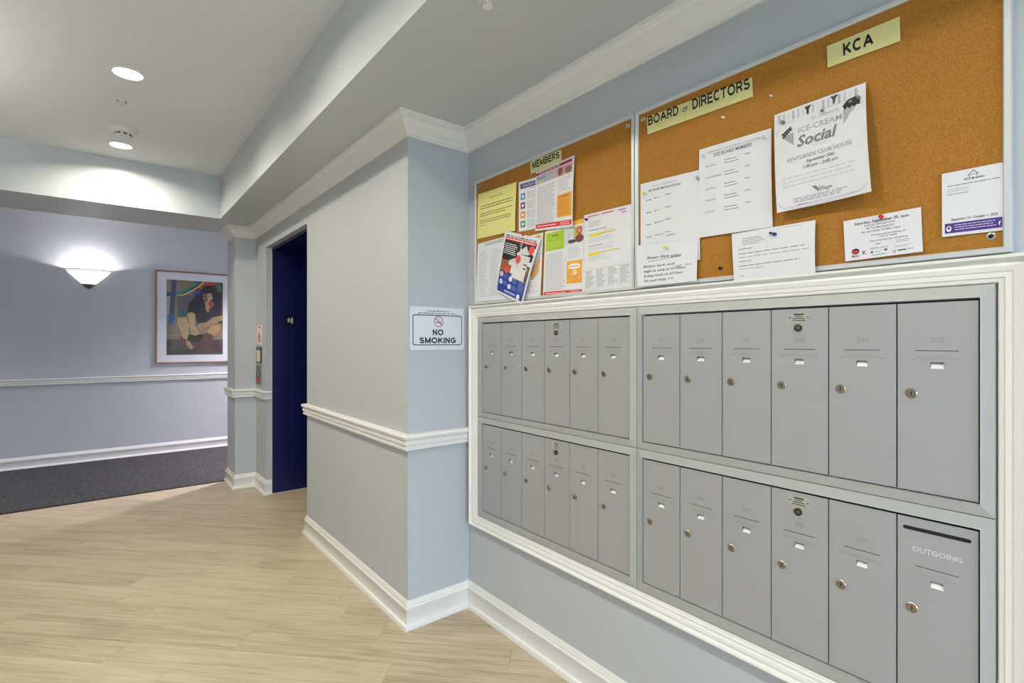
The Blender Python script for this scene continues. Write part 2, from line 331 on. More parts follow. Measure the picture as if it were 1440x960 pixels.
class Page:
    """A sheet given by a function P(u, v, lift) with u across and v down, both 0..1; printed marks lie a hair above it."""
    def __init__(s, P, W, H): s.P, s.W, s.H, s.mb, s.cols, s.n = P, W, H, MB(), [], 0
    def ci(s, c):
        c = tuple(c)
        if c not in s.cols: s.cols.append(c)
        return s.cols.index(c)
    def put(s, pts, fs, c, lift):
        s.mb.add([s.P(u, v, lift) for u, v in pts], fs, s.ci(c))
    def rect(s, u0, v0, u1, v1, c, lv=1):
        nx = max(1, int(abs(u1 - u0) * 8)); ny = max(1, int(abs(v1 - v0) * 8)); pts = []; fs = []
        for j in range(ny + 1):
            for i in range(nx + 1): pts.append((u0 + (u1 - u0) * i / nx, v0 + (v1 - v0) * j / ny))
        for j in range(ny):
            for i in range(nx): a = j * (nx + 1) + i; fs.append((a, a + nx + 1, a + nx + 2, a + 1))
        s.put(pts, fs, c, lv)
    def poly(s, pts, c, lv=2): s.put(pts, [tuple(range(len(pts)))], c, lv)
    def ell(s, u, v, ru, rv, c, lv=2, n=20): s.poly([(u + ru * math.cos(2 * math.pi * k / n), v - rv * math.sin(2 * math.pi * k / n)) for k in range(n)], c, lv)
    def ring(s, u, v, ru, rv, t, c, lv=3, n=24):
        a = [(u + ru * math.cos(2 * math.pi * k / n), v - rv * math.sin(2 * math.pi * k / n)) for k in range(n)]
        b = [(u + (ru - t / s.W) * math.cos(2 * math.pi * k / n), v - (rv - t / s.H) * math.sin(2 * math.pi * k / n)) for k in range(n)]
        s.put(a + b, [(k, (k + 1) % n, n + (k + 1) % n, n + k) for k in range(n)], c, lv)
    def line(s, u0, v0, u1, v1, t, c, lv=2):
        dx, dy = (u1 - u0) * s.W, (v1 - v0) * s.H; L = math.hypot(dx, dy) or 1; nx, ny = -dy / L * t / 2 / s.W, dx / L * t / 2 / s.H
        s.poly([(u0 + nx, v0 + ny), (u0 - nx, v0 - ny), (u1 - nx, v1 - ny), (u1 + nx, v1 + ny)], c, lv)
    def text(s, t, u, v, h, c=(20, 20, 22), width=None, bold=0., shear=0., align='l', lv=3, rise=0.):
        """baseline at v, cap height h metres, width as fraction of the page"""
        vs, fs, w0 = glyphs(t, bold, shear); sy = h / CAP / s.H
        sx = (width / w0) if width else h / CAP / s.W; wd = w0 * sx
        u0 = u - (wd / 2 if align == 'c' else wd if align == 'r' else 0)
        s.put([(u0 + x * sx, v - y * sy - rise * x * sx) for x, y in vs], fs, c, lv)
    def heavy(s, t, u, v, h, width, c=(20, 20, 22), th=.215, align='l', lv=3):
        """t in heavy grotesque capitals, baseline at v, cap height h metres, width as a fraction of the page"""
        gap = th + .13; total = sum(HEAVY[k][1] for k in t) + gap * (len(t) - 1) + th; kx = width / total; ky = h / s.H
        x = (u - width / 2 if align == 'c' else u) / kx + th / 2
        for k in t:
            pieces = []
            for st in HEAVY[k][0]:
                Q = [Vector((x + a, th / 2 + b * (1 - th))) for a, b in st]; cur = [Q[0]]
                for i in range(1, len(Q)):
                    cur.append(Q[i])
                    if i == len(Q) - 1 or (Q[i] - Q[i - 1]).normalized().dot((Q[i + 1] - Q[i]).normalized()) < .5: pieces.append(cur); cur = [Q[i]]
            for P in pieces:
                P = [p.copy() for p in P]; n = len(P)
                for a, b in ((0, 1), (-1, -2)):
                    d = P[a] - P[b]
                    if d.length > .18: d.normalize(); P[a] = P[a] + d * th * (.5 if min(abs(d.x), abs(d.y)) < .05 else .15)
                L = []; R = []
                for i in range(n):
                    d0 = (P[i] - P[i - 1]).normalized() if i else (P[1] - P[0]).normalized(); d1 = (P[i + 1] - P[i]).normalized() if i < n - 1 else d0
                    q = (Vector((-d0.y, d0.x)) + Vector((-d1.y, d1.x))) / (1 + d0.dot(d1)) * th / 2; L.append(P[i] + q); R.append(P[i] - q)
                s.put([(a.x * kx, v - a.y * ky) for a in L] + [(a.x * kx, v - a.y * ky) for a in R], [(i, i + 1, n + i + 1, n + i) for i in range(n - 1)], c, lv)
            x += HEAVY[k][1] + gap
    def micro(s, u0, v0, u1, v1, n, c=(140, 140, 145), th=.45, ragged=.25, rise=0., lv=2, words=True):
        """n lines of print too small to read, as dashes the length of words"""
        pitch = (v1 - v0) / n
        for i in range(n):
            th_ = th * .72; v = v0 + pitch * (i + .5); e = u1 - (u1 - u0) * ragged * random.random(); u = u0
            while u < e - .008:
                L = min(e - u, (u1 - u0) * random.uniform(.05, .16)) if words else e - u
                s.poly([(u, v - pitch * th_ / 2 - rise * (u - u0)), (u, v + pitch * th_ / 2 - rise * (u - u0)), (u + L, v + pitch * th_ / 2 - rise * (u + L - u0)), (u + L, v - pitch * th_ / 2 - rise * (u + L - u0))], c, lv)
                u += L + (u1 - u0) * .018
    def finish(s, parent, name='lettering'):
        if s.mb.f:
            o = s.mb.build(name, [(paint if name == 'print_image' else ink)(c) for c in s.cols], parent); o['kind'] = 'stuff'; return o
S_, C_ = math.sin(YAW), math.cos(YAW)
def onX(px, py, X):            # where a point read off the photograph lies on the plane X = const of the mailbox wall
    a = (px - 720) / FPX; t = X / (S_ + a * C_); return ((C_ - a * S_) * t, -(py - HORIZ) / FPX * t + CAM_H)
def sheet(name, corners, label, cat, colour=(216, 216, 219), off=(.0015,) * 4, bulge=0., group=None, X0=1.451, wave=0., material=None):
    """a sheet of paper pinned to the board; corners TL TR BR BL; off = how far each corner stands off the cork"""
    cs = []
    for (px, py), o in zip(corners, off): y, z = onX(px, py, X0 - o); cs.append(Vector((X0 - o, y, z)))
    tl, tr, br, bl = cs; W = ((tr - tl).length + (br - bl).length) / 2; H = ((bl - tl).length + (br - tr).length) / 2
    org = (tl + tr + br + bl) / 4
    def P(u, v, lift=0):
        p = (tl * (1 - u) + tr * u) * (1 - v) + (bl * (1 - u) + br * u) * v - org
        q = Vector((bulge * 4 * v * (1 - v) * (.4 + .6 * u) + wave * math.sin(5 * u + 2 * v) * v, 0, 0))
        return tuple(p - q + Vector((-.00012 * lift, 0, 0)))
    m = MB(); nx, ny = 10, 12
    m.add([P(i / nx, j / ny) for j in range(ny + 1) for i in range(nx + 1)], [(j * (nx + 1) + i, (j + 1) * (nx + 1) + i, (j + 1) * (nx + 1) + i + 1, j * (nx + 1) + i + 1) for j in range(ny) for i in range(nx)])
    e = m.build(name, material or mat('paper_%d_%d_%d' % colour, colour, .7), None, org, smooth=True)
    tag(e, label, cat, group)
    return e, Page(P, W, H)

# ------------------------------------------------------------------ mailboxes
XF = XM - .010
YW = {'l': (2.034, 1.1375), 'r': (1.082, .218)}
ZR = {'u': (1.443, 1.007), 'd': (.950, .522)}
OUT = {'l': (2.0796, 1.1097), 'r': (1.1093, .1925)}
ZO = {'u': (1.4725, .9793), 'd': (.9788, .484)}
LOCKP = [(.0112, 0), (.0112, .0022), (.0098, .0034), (.0078, .0034), (.0074, .0026), (.0058, .0026), (.0056, .0034), (.0001, .0036)]
def lock_mesh(mb, c, dark=False):
    mb.lathe(LOCKP, c, '-X', 24, 0, None)
    x, y, z = c; mb.box(x - .0040, y - .0011, z - .0048, x - .0034, y + .0011, z + .0042, 1)
    return mb
def door_mesh(wd, ht, kind):
    """front sheet of a mailbox door, local origin top left, y runs negative to the right, x negative towards the room"""
    m = MB(); t = .004; g = .0014
    y0, y1, z0, z1 = -g, -wd + g, -.0040, -ht + .0012
    hy0, hy1, hz0, hz1 = -.062, -.085, -.138, -.153                  # little viewing window
    ys, zs = [y0, hy0, hy1, y1], [z0, hz0, hz1, z1]; vs = [(-t, y, z) for z in zs for y in ys]; fs = []
    for j in range(3):
        for i in range(3):
            if (i, j) != (1, 1): a = j * 4 + i; fs.append((a, a + 4, a + 5, a + 1))
    m.add(vs, fs)
    # sheet edges
    e = [(y0, z0), (y1, z0), (y1, z1), (y0, z1)]
    m.add([(-t, *p) for p in e] + [(0, *p) for p in e], [(i, (i + 1) % 4, 4 + (i + 1) % 4, 4 + i) for i in range(4)])
    # window recess: deep at its top, its lower lip sloping up to the sheet
    d = .006
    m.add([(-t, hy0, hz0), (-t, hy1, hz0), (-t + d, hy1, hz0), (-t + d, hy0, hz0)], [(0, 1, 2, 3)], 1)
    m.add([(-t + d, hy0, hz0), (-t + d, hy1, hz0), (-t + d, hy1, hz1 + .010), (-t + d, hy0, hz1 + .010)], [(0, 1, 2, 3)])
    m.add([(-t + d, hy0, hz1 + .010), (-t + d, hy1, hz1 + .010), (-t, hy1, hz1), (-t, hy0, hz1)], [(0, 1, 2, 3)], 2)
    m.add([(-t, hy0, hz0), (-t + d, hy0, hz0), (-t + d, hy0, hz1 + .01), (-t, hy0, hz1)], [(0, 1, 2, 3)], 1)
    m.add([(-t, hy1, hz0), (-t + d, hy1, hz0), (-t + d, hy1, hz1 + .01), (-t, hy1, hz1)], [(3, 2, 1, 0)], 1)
    # hinge side return
    m.box(-t - .0006, y0, z0, -t, y0 - .0012, z1)
    return m
def hood_mesh():
    """pressed louvre that holds the name card: stands out at its top edge, dies into the sheet at the foot"""
    m = MB(); n = 12; a, b = -.031, -.115; vs = []
    for i in range(n + 1):
        s = i / n; y = a + (b - a) * s; k = min(1, min(s, 1 - s) * 7); k = math.sin(k * math.pi / 2)
        vs += [(-.0040 - .0001, y, -.1135), (-.0040 - .0012 * k, y, -.1139), (-.0040 - .0013 * k, y, -.120), (-.0040 - .0009 * k, y, -.128), (-.0040 - .0001, y, -.1312)]
    fs = [(i * 5 + j, (i + 1) * 5 + j, (i + 1) * 5 + j + 1, i * 5 + j + 1) for i in range(n) for j in range(4)]
    m.add(vs, fs); m.box(-.00415, a - .004, -.1118, -.0041, b + .004, -.1136, 1)  # dark bar painted in for the shadow line along the hood's top
    for y in (a + .001, b - .001): m.lathe([(.0034, 0), (.0030, .0009), (.0001, .0016)], (-.0040, y, -.1300), '-X', 10)
    return m
cache = {}
def shared(key, fn, name, mats, parent, loc=(0, 0, 0), smooth=False, bevel=0):
    if key in cache:
        o = cache[key].copy(); COL.objects.link(o); o.parent = parent; o.location = loc; return o
    o = fn().build(name, mats, parent, loc, smooth, bevel); cache[key] = o; return o
NUM = {'lu': ['101', '102', '103', '104', '201', '202'], 'ld': ['105', '106', '107', '108', '203', '204'],
       'ru': ['205', '206', '207', '208', '301', '302'], 'rd': ['303', '304', '305', '306', '307', 'OUTGOING']}
LAB = {'lu': 'silver six-door mailbox bank, the upper one nearest the NO SMOKING sign', 'ld': 'silver six-door mailbox bank, the lower one nearest the NO SMOKING sign',
       'ru': 'silver six-door mailbox bank with doors 301 and 302, upper of the nearer pair', 'rd': 'silver six-door mailbox bank with the OUTGOING mail slot'}
def text_solid(s, h, cx, z, x, width=None, bold=.0):
    vs, fs, w0 = glyphs(s, bold); sy = h / CAP; sx = width / w0 if width else sy; wd = w0 * sx; m = MB()
    m.add([(x, cx + wd / 2 - px * sx, z + py * sy) for px, py in vs], fs)
    return m
EMB = mat('embossed_silver', (150, 151, 152), .4, metal=.35)
LIP = mat('window_lip_lit', (214, 216, 214), .35, metal=.2)  # paler than the door: the light the sloping lip catches is in its colour
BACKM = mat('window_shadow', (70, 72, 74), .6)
for side in 'lr':
    for row in 'ud':
        ya, yb = YW[side]; za, zb = ZR[row]; oa, ob = OUT[side]; ta, tb = ZO[row]
        u = empty('mailbox_unit', (XM, (ya + yb) / 2, zb)); tag(u, LAB[side + row], 'mailboxes', 'mailbox banks in the white surround')
        cy, cz = (ya + yb) / 2, zb
        # mitred flange, four bars each sloping up towards the opening
        fr = MB(); o4 = [(oa, ta), (ob, ta), (ob, tb), (oa, tb)]; i4 = [(ya + .002, za + .002), (yb - .002, za + .002), (yb - .002, zb - .002), (ya + .002, zb - .002)]
        for i in range(4):
            j = (i + 1) % 4
            L = lambda x, p: (x - XM, p[0] - cy, p[1] - cz)
            q = lambda p, r, f: (p[0] + (r[0] - p[0]) * f, p[1] + (r[1] - p[1]) * f)
            rings = [(XM - .001, 0.0), (XM - .009, .0), (XM - .0125, .06), (XM - .0165, .90), (XM - .0175, 1.0), (XM - .001, 1.0)]
            vs = []
            for x, f in rings: vs += [L(x, q(o4[i], i4[i], f)), L(x, q(o4[j], i4[j], f))]
            fr.add(vs, [(2 * k, 2 * k + 1, 2 * k + 3, 2 * k + 2) for k in range(len(rings) - 1)])
        fr.build('flange', FRAMEM, u)
        MB().box(-.0015, ya - cy, 0, -.0005, yb - cy, za - zb).build('backing', DARK, u)
        wd = (ya - yb) / 6; ht = za - zb
        for k in range(6):
            name = NUM[side + row][k]
            d = shared(('door', side, row), lambda: door_mesh(wd, ht, 0), 'door', [METAL, BACKM, LIP], u, (-.0085 + random.uniform(-.0006, .0006), ya - cy - k * wd, ht))
            shared('hood', hood_mesh, 'card_hood', [METAL, BACKM], d, (0, 0, 0), smooth=True)
            shared('lock', lambda: lock_mesh(MB(), (0, 0, 0)), 'lock', [NICKEL, DARK], d, (-.004, -.0285 + random.uniform(-.001, .001), -.211), smooth=True)
            if name == 'OUTGOING':
                d['label'] = 'door with the outgoing mail slot'
                sl = MB(); n = 8; pts = [(-.017 - .004 * math.sin(math.pi * i / n), -.027 + .004 * math.cos(math.pi * i / n)) for i in range(n + 1)]
                pts = [(-.0155 + .004 * math.cos(math.pi / 2 + math.pi * i / n), -.029 + .004 * math.sin(math.pi / 2 + math.pi * i / n)) for i in range(n + 1)] + \
                      [(-.1275 + .004 * math.cos(-math.pi / 2 + math.pi * i / n), -.029 + .004 * math.sin(-math.pi / 2 + math.pi * i / n)) for i in range(n + 1)]
                a0 = [(p[0], p[1]) for p in pts]; a0 = [(-.0155 + .0042 * math.sin(math.pi * i / n), -.029 + .0042 * math.cos(math.pi * i / n)) for i in range(n + 1)] + \
                      [(-.1275 - .0042 * math.sin(math.pi * i / n), -.029 - .0042 * math.cos(math.pi * i / n)) for i in range(n + 1)]
                sl.add([(-.00425, *p) for p in a0] + [(-.0038, *p) for p in a0], [tuple(range(len(a0)))] + [(i, (i + 1) % len(a0), len(a0) + (i + 1) % len(a0), len(a0) + i) for i in range(len(a0))])
                sl.build('mail_slot', DARK, d)
                text_solid('OUTGOING', .0110, -.0735, -.080, -.0043, .088, .02).build('number', mat('outgoing_emboss', (205, 207, 207), .4), d)
            else:
                text_solid(name, .0115, -.0735, -.0935, -.0043, None, .02).build('number', EMB, d)
            if k == 3:
                d['label'] = 'door with the carrier master lock above it'
                mk = MB(); mk.lathe([(.0100, 0), (.0100, .003), (.008, .004), (.0068, .004), (.0064, .003), (.0052, .003), (.005, .0042), (.0001, .0044)], (0, 0, 0), '-X', 24, 0, [0, 0, 0, 1, 1, 2, 2]); mk.box(-.0048, -.001, -.004, -.0044, .001, .004, 1)
                mk.build('master_lock', [BRASS, DARK, NICKEL], d, (-.004, -.071, -.055), smooth=True)
                MB().box(-.0046, -.045, -.014, -.0041, -.100, -.041).build('lock_plate', mat('plate_foil', (196, 196, 188), .3, metal=.6), d)
                tm = MB()
                for q, (h, wf) in enumerate(((.004, .026), (.0022, .020), (.0022, .030), (.0022, .034))):
                    zz = -.019 - q * .0056; tm.box(-.0048, -.0725 + wf / 2, zz - h / 2, -.0047, -.0725 - wf / 2, zz + h / 2)
                for yy in (-.050, -.095): tm.box(-.0048, yy + .0018, -.029, -.0047, yy - .0018, -.0255)
                tm.build('lettering', mat('plate_print', (60, 60, 60), .6), d)['kind'] = 'stuff'

# surround of the mailboxes: mitred white casing
def casing():
    m = MB(); o4 = [(2.139, 1.530), (.131, 1.530), (.131, .430), (2.139, .430)]; i4 = [(2.0796, 1.4735), (.1890, 1.4735), (.1890, .4835), (2.0796, .4835)]
    rings = [(0, 0), (.026, 0), (.028, .05), (.028, .12), (.018, .18), (.016, .22), (.019, .40), (.017, .58), (.015, .62), (.0155, .80), (.013, .84), (.0125, .96), (.010, 1), (0, 1)]
    for i in range(4):
        j = (i + 1) % 4; vs = []
        for x, f in rings:
            for a, b in ((o4[i], i4[i]), (o4[j], i4[j])): vs.append((XM - x, a[0] + (b[0] - a[0]) * f, a[1] + (b[1] - a[1]) * f))
        m.add(vs, [(2 * k, 2 * k + 1, 2 * k + 3, 2 * k + 2) for k in range(len(rings) - 1)])
    return m
struct('trim_9', casing(), WHITE)

# ------------------------------------------------------------------ cork boards
def board(y0, y1, z0, z1, label, screws):
    e = empty('cork_board', (XM, (y0 + y1) / 2, z0)); tag(e, label, 'notice board', 'framed cork boards above the mailboxes')
    cy = (y0 + y1) / 2; a, b = y0 - cy, y1 - cy; h = z1 - z0; f = .0135
    MB().box(-.012, a - .004, .004, -.001, b + .004, h - .004).build('cork_panel', CORK, e)
    o4 = [(a, h), (b, h), (b, 0), (a, 0)]; i4 = [(a - f, h - f), (b + f, h - f), (b + f, f), (a - f, f)]
    for i in range(4):
        j = (i + 1) % 4; m = MB(); vs = []
        rings = [(0, 0), (.016, 0), (.019, .12), (.019, .80), (.016, 1), (.012, 1)]
        for x, t in rings:
            for p, q in ((o4[i], i4[i]), (o4[j], i4[j])): vs.append((-x, p[0] + (q[0] - p[0]) * t, p[1] + (q[1] - p[1]) * t))
        m.add(vs, [(2 * k, 2 * k + 1, 2 * k + 3, 2 * k + 2) for k in range(len(rings) - 1)]); m.build('frame_bar', ALU, e)
    for y, z in screws:
        m = MB().lathe([(.008, 0), (.0078, .0012), (.006, .002), (.0045, .002), (.0035, .0008), (.0001, .0006)], (0, 0, 0), '-X', 20, 0, [0, 0, 0, 0, 1])
        m.build('mounting_screw', [CHROME, DARK], e, (-.012, y - cy, z - z0), smooth=True)
board(2.100, 1.1165, 1.534, 2.152, 'framed cork board under the MEMBERS strip, the smaller-looking one by the corner', [(2.065, 2.118), (1.148, 2.118), (1.148, 1.570)])
board(1.1135, .1680, 1.534, 2.152, 'framed cork board under the BOARD OF DIRECTORS and KCA strips', [(1.082, 2.118), (.200, 1.572), (.200, 2.118)])

# ------------------------------------------------------------------ papers on the boards
G1, G2 = 'notices on the MEMBERS board', 'notices on the BOARD OF DIRECTORS board'
K, GR, LG, RED = (26, 26, 30), (96, 96, 102), (150, 150, 156), (196, 34, 40)
def strip(corners, label):
    return sheet('title_strip', corners, label, 'sign', (214, 208, 140), group='yellow title strips on the cork boards')
e, p = strip([(746, 226.7), (789.3, 210.3), (789.9, 226), (746.3, 245)], 'pale yellow strip lettered MEMBERS in black')
p.heavy('MEMBERS', .06, .66, .030, .88); p.finish(e)
e, p = strip([(909.6, 164.9), (1057.6, 108.4), (1059, 135.7), (910.4, 189.2)], 'pale yellow strip lettered BOARD OF DIRECTORS in black')
p.heavy('BOARD', .012, .52, .031, .325, th=.20); p.heavy('OF', .375, .50, .016, .055, th=.17); p.heavy('DIRECTORS', .475, .54, .034, .505, th=.20)
p.line(.405, .60, .405, .93, .0008, (150, 140, 80)); p.finish(e)
e, p = strip([(1162.7, 65.2), (1265.4, 23), (1266.1, 57.4), (1163.9, 95.2)], 'pale yellow strip lettered KCA in black')
p.heavy('KCA', .235, .73, .031, .42, th=.22); p.finish(e)
# 1 yellow notice
e, p = sheet('notice_sheet', [(672.4, 273.3), (726.6, 255.4), (724.4, 324.3), (671.1, 336.2)], 'yellow typed notice in the corner of the MEMBERS board', 'notice', (222, 216, 132), off=(.0015, .004, .006, .002), bulge=.002, group=G1)
p.text('NOTICE 2022', .34, .175, .009, GR, .33); p.micro(.08, .27, .93, .38, 2, (90, 92, 60), .42, .1); p.micro(.08, .44, .93, .54, 2, (90, 92, 60), .42, .3); p.micro(.08, .60, .93, .69, 2, (90, 92, 60), .42, .1); p.micro(.08, .705, .25, .745, 1, (110, 112, 76), .4); p.finish(e)
# 5 list page
e, p = sheet('notice_sheet', [(672, 342.8), (727, 328), (722, 419.5), (669.3, 424.6)], 'white sheet of small print in columns, half behind the smoke alarm flyer', 'notice', off=(.0015, .002, .003, .002), group=G1)
p.micro(.2, .02, .72, .075, 2, (60, 60, 64), .5, .1)
for c in range(3): p.micro(.06 + c * .31, .14, .32 + c * .31, .93, 26, (168, 168, 170), .34, .4)
p.finish(e)
# 6 page behind flyer
e, p = sheet('notice_sheet', [(721, 337), (764, 327), (760, 418.7), (719, 422)], 'white newsletter page with an orange corner, behind the smoke alarm flyer', 'notice', off=(.002, .003, .003, .002), group=G1)
p.poly([(.35, .06), (.92, .02), (.92, .10), (.60, .12)], (222, 150, 40)); p.poly([(.82, .42), (.95, .38), (.90, .62), (.70, .72), (.62, .62)], (206, 160, 110)); p.micro(.1, .74, .92, .92, 8, LG)
p.line(.93, .3, .88, .40, .004, (170, 40, 40)); p.finish(e)
# 2 icons page
e, p = sheet('notice_sheet', [(729.6, 256.3), (786, 240), (786, 315), (729.6, 325.9)], 'white page with a column of four coloured icons and a purple heading', 'notice', off=(.001, .0015, .0015, .001), group=G1)
p.rect(.04, .05, .96, .15, (62, 48, 96)); p.micro(.1, .07, .8, .13, 2, (214, 210, 226), .5, lv=4); p.micro(.3, .17, .44, .20, 1, K)
for i, c in enumerate(((70, 130, 170), (130, 50, 90), (222, 130, 50), (60, 130, 84))):
    v = .24 + i * .185; p.rect(.05, v, .17, v + .13, c); p.ell(.11, v + .065, .03, .03, (226, 226, 228), 3); p.micro(.22, v - .01, .95, v + .15, 7, LG)
p.finish(e)
# 3 newsletter with photo
e, p = sheet('notice_sheet', [(753.8, 242.2), (808.3, 217.6), (805.5, 318.6), (752.6, 324.9)], 'white newsletter page with a photo header and an orange box, under the MEMBERS strip', 'notice', off=(.004, .006, .012, .005), bulge=.004, group=G1)
p.rect(.0, .03, .94, .075, (150, 34, 66)); p.micro(.1, .035, .8, .07, 1, (232, 200, 210), .5, lv=4)
p.rect(.02, .09, .96, .225, (168, 164, 160)); p.rect(.02, .09, .30, .225, (150, 160, 175), 2); p.rect(.06, .185, .22, .218, (206, 184, 60), 3); p.rect(.58, .09, .96, .225, (186, 140, 122), 2)
p.ell(.66, .155, .06, .06, (120, 66, 56), 3); p.ell(.86, .17, .08, .05, (120, 90, 84), 3); p.text('Steps', .05, .15, .010, (40, 70, 150), .22)
p.micro(.06, .27, .56, .90, 32, (150, 150, 160), .5, .2); p.micro(.62, .27, .95, .46, 8, (170, 150, 150), .4, .3); p.ring(.70, .26, .06, .03, .001, (180, 60, 60)); p.ring(.88, .27, .04, .025, .001, (80, 140, 90))
p.rect(.60, .50, .97, .84, (226, 156, 44)); p.micro(.63, .52, .94, .56, 1, (160, 60, 30), .5, .1, lv=4); p.micro(.63, .58, .94, .82, 10, (190, 116, 30), .4, .2, lv=4)
p.rect(.02, .895, .97, .965, (206, 36, 42)); p.micro(.06, .91, .60, .95, 1, (240, 220, 220), .45, .05, lv=4); p.micro(.68, .905, .93, .955, 2, (240, 220, 220), .45, .1, lv=4); p.finish(e)
# 8b yellow sheet behind, then 8 green flyer
e, p = sheet('notice_sheet', [(768, 322), (822, 306.3), (822, 330), (768, 341)], 'orange sheet showing above the lime green flyer', 'notice', (236, 176, 56), off=(.001,) * 4, group=G1); p.finish(e)
e, p = sheet('notice_sheet', [(766.7, 326), (820.8, 313), (820.1, 415.2), (763.5, 419.1)], 'white flyer with a lime green header and a wall outlet photo', 'notice', off=(.003, .003, .004, .003), group=G1)
p.rect(.03, .03, .52, .30, (160, 190, 30)); p.rect(.52, .03, .76, .27, (196, 200, 206)); p.rect(.76, .03, .97, .25, (170, 180, 60), 1); p.ell(.90, .09, .07, .055, (190, 60, 70), 3); p.ell(.90, .09, .035, .028, (222, 120, 120), 4)
p.ell(.90, .20, .10, .055, (120, 54, 62), 3); p.ell(.72, .225, .10, .025, (70, 60, 64), 4); p.text('Daily', .20, .10, .008, (96, 50, 30), .17, .02)
for (a, b) in ((.62, .11), (.66, .11), (.64, .15), (.62, .19), (.66, .19)): p.rect(a, b, a + .012, b + .02, (60, 60, 64), 3)
p.micro(.05, .17, .45, .28, 6, (206, 222, 120), .4, .1, lv=4)
p.micro(.05, .34, .58, .90, 30, (160, 160, 172), .45, .2); p.micro(.62, .30, .95, .46, 7, (170, 170, 178), .4, .3)
p.rect(.60, .50, .97, .82, (226, 164, 50)); p.ell(.78, .58, .15, .04, (236, 230, 214), 3); p.ell(.80, .67, .07, .05, (234, 200, 150), 3); p.ell(.82, .74, .06, .05, (228, 150, 90), 3); p.ring(.80, .67, .07, .05, .001, (120, 50, 30), 4)
for i in range(14): a = .62 + .33 * random.random(); b = .62 + .18 * random.random(); p.line(a, b, a + .03 * random.random(), b + .02, .001, (140, 60, 20), 4)
p.micro(.65, .57, .92, .59, 1, (90, 60, 60), .6, lv=4)
p.rect(.02, .91, .97, .965, (206, 36, 42)); p.micro(.07, .92, .60, .955, 1, (240, 220, 220), .45, .05, lv=4); p.micro(.68, .918, .93, .957, 2, (240, 220, 220), .45, .1, lv=4); p.finish(e)
# 7 tilted smoke alarm flyer
e, p = sheet('flyer', [(710.3, 324.3), (761.3, 335.4), (734.9, 428.2), (696, 409)], 'tilted smoke alarm flyer with a black and blue house cutaway', 'flyer', off=(.008, .008, .014, .012), bulge=.006, group=G1)
p.text('SMOKE ALARMS MUST BE', .06, .075, .0085, K, .86, .02); p.rect(.06, .082, .95, .13, (206, 40, 44)); p.micro(.09, .092, .90, .122, 1, (238, 200, 200), .9, .02, lv=4)
p.rect(.06, .13, .95, .50, (20, 20, 22)); p.micro(.09, .17, .46, .35, 6, (232, 232, 232), .55, .15, lv=4); p.rect(.06, .44, .40, .62, (150, 92, 36), 2); p.rect(.84, .44, .95, .70, (110, 84, 40), 2)
p.poly([(.46, .31), (.70, .15), (.82, .28)], (200, 200, 200), 3); p.rect(.50, .30, .88, .52, (206, 206, 206), 3); p.poly([(.28, .44), (.50, .36), (.50, .44)], (190, 188, 182), 3); p.rect(.30, .44, .56, .50, (206, 206, 206), 3); p.rect(.46, .52, .86, .68, (214, 212, 206), 3)
for a, b in ((.86, .20), (.56, .38), (.28, .58)): p.ell(a, b, .075, .065, (222, 60, 56), 5); p.ring(a, b, .05, .042, .001, (240, 150, 140), 6)
p.ring(.55, .16, .03, .03, .002, (235, 235, 235)); p.rect(.75, .42, .84, .44, (40, 40, 40), 4); p.rect(.76, .48, .84, .50, (40, 40, 40), 4); p.line(.56, .44, .57, .50, .003, (222, 60, 56), 5)
p.rect(.06, .62, .95, .965, (28, 52, 140), 2)
for a, b, c in ((.14, .68, (222, 170, 80)), (.16, .80, (150, 180, 220)), (.46, .71, (226, 226, 220)), (.46, .83, (226, 226, 220)), (.80, .925, (226, 226, 226))): p.ell(a, b, .055, .04, (230, 230, 232), 4); p.ell(a, b, .035, .026, c, 5)
p.micro(.22, .66, .36, .72, 3, (130, 150, 214), .5, lv=4); p.micro(.24, .77, .40, .84, 3, (130, 150, 214), .5, lv=4); p.micro(.53, .68, .68, .76, 4, (130, 150, 214), .5, lv=4); p.micro(.54, .79, .70, .87, 4, (130, 150, 214), .5, lv=4); p.micro(.73, .68, .92, .86, 8, (130, 150, 214), .5, lv=4)
p.rect(.32, .905, .70, .935, (150, 170, 226), 4); p.text('1', .08, .95, .008, (226, 226, 236), None, .02, lv=4); p.finish(e)
# 9 highlighted sheet
e, p = sheet('notice_sheet', [(821.6, 302.6), (888.6, 286.6), (887.9, 403.2), (820.1, 414.8)], 'white sheet with yellow highlighter and pink handwriting along its top', 'notice', off=(.003, .003, .006, .004), bulge=.002, group=G1)
p.micro(.08, .02, .34, .045, 1, (206, 60, 110), .8, .02, lv=4); p.micro(.38, .02, .64, .045, 1, (200, 50, 90), .9, .02, lv=4); p.micro(.74, .025, .90, .05, 1, (150, 60, 170), .8, .1, lv=4); p.micro(.80, .06, .92, .085, 1, (206, 90, 130), .8, .1, lv=4)
p.micro(.11, .10, .38, .17, 4, LG); p.micro(.12, .20, .52, .225, 1, (90, 90, 94), .5, .05)
p.rect(.12, .255, .40, .295, (222, 206, 50)); p.rect(.40, .262, .68, .28, (214, 190, 60)); p.micro(.42, .235, .66, .25, 1, LG, .5, .1); p.micro(.12, .305, .70, .36, 3, (170, 170, 176), .4, .3)
p.micro(.12, .40, .45, .42, 1, (90, 90, 94), .5, .05); p.micro(.48, .40, .68, .415, 1, (206, 150, 160), .5, .1); p.micro(.12, .43, .68, .47, 2, (170, 170, 176), .4, .1); p.rect(.12, .49, .34, .53, (222, 206, 50)); p.rect(.34, .50, .76, .513, (214, 190, 60)); p.micro(.12, .54, .6, .60, 3, (176, 176, 182), .4, .3)
for c in range(4): p.micro(.06 + .24 * c, .71, .26 + .24 * c, .93, 12, (130, 130, 134), .5, .5)
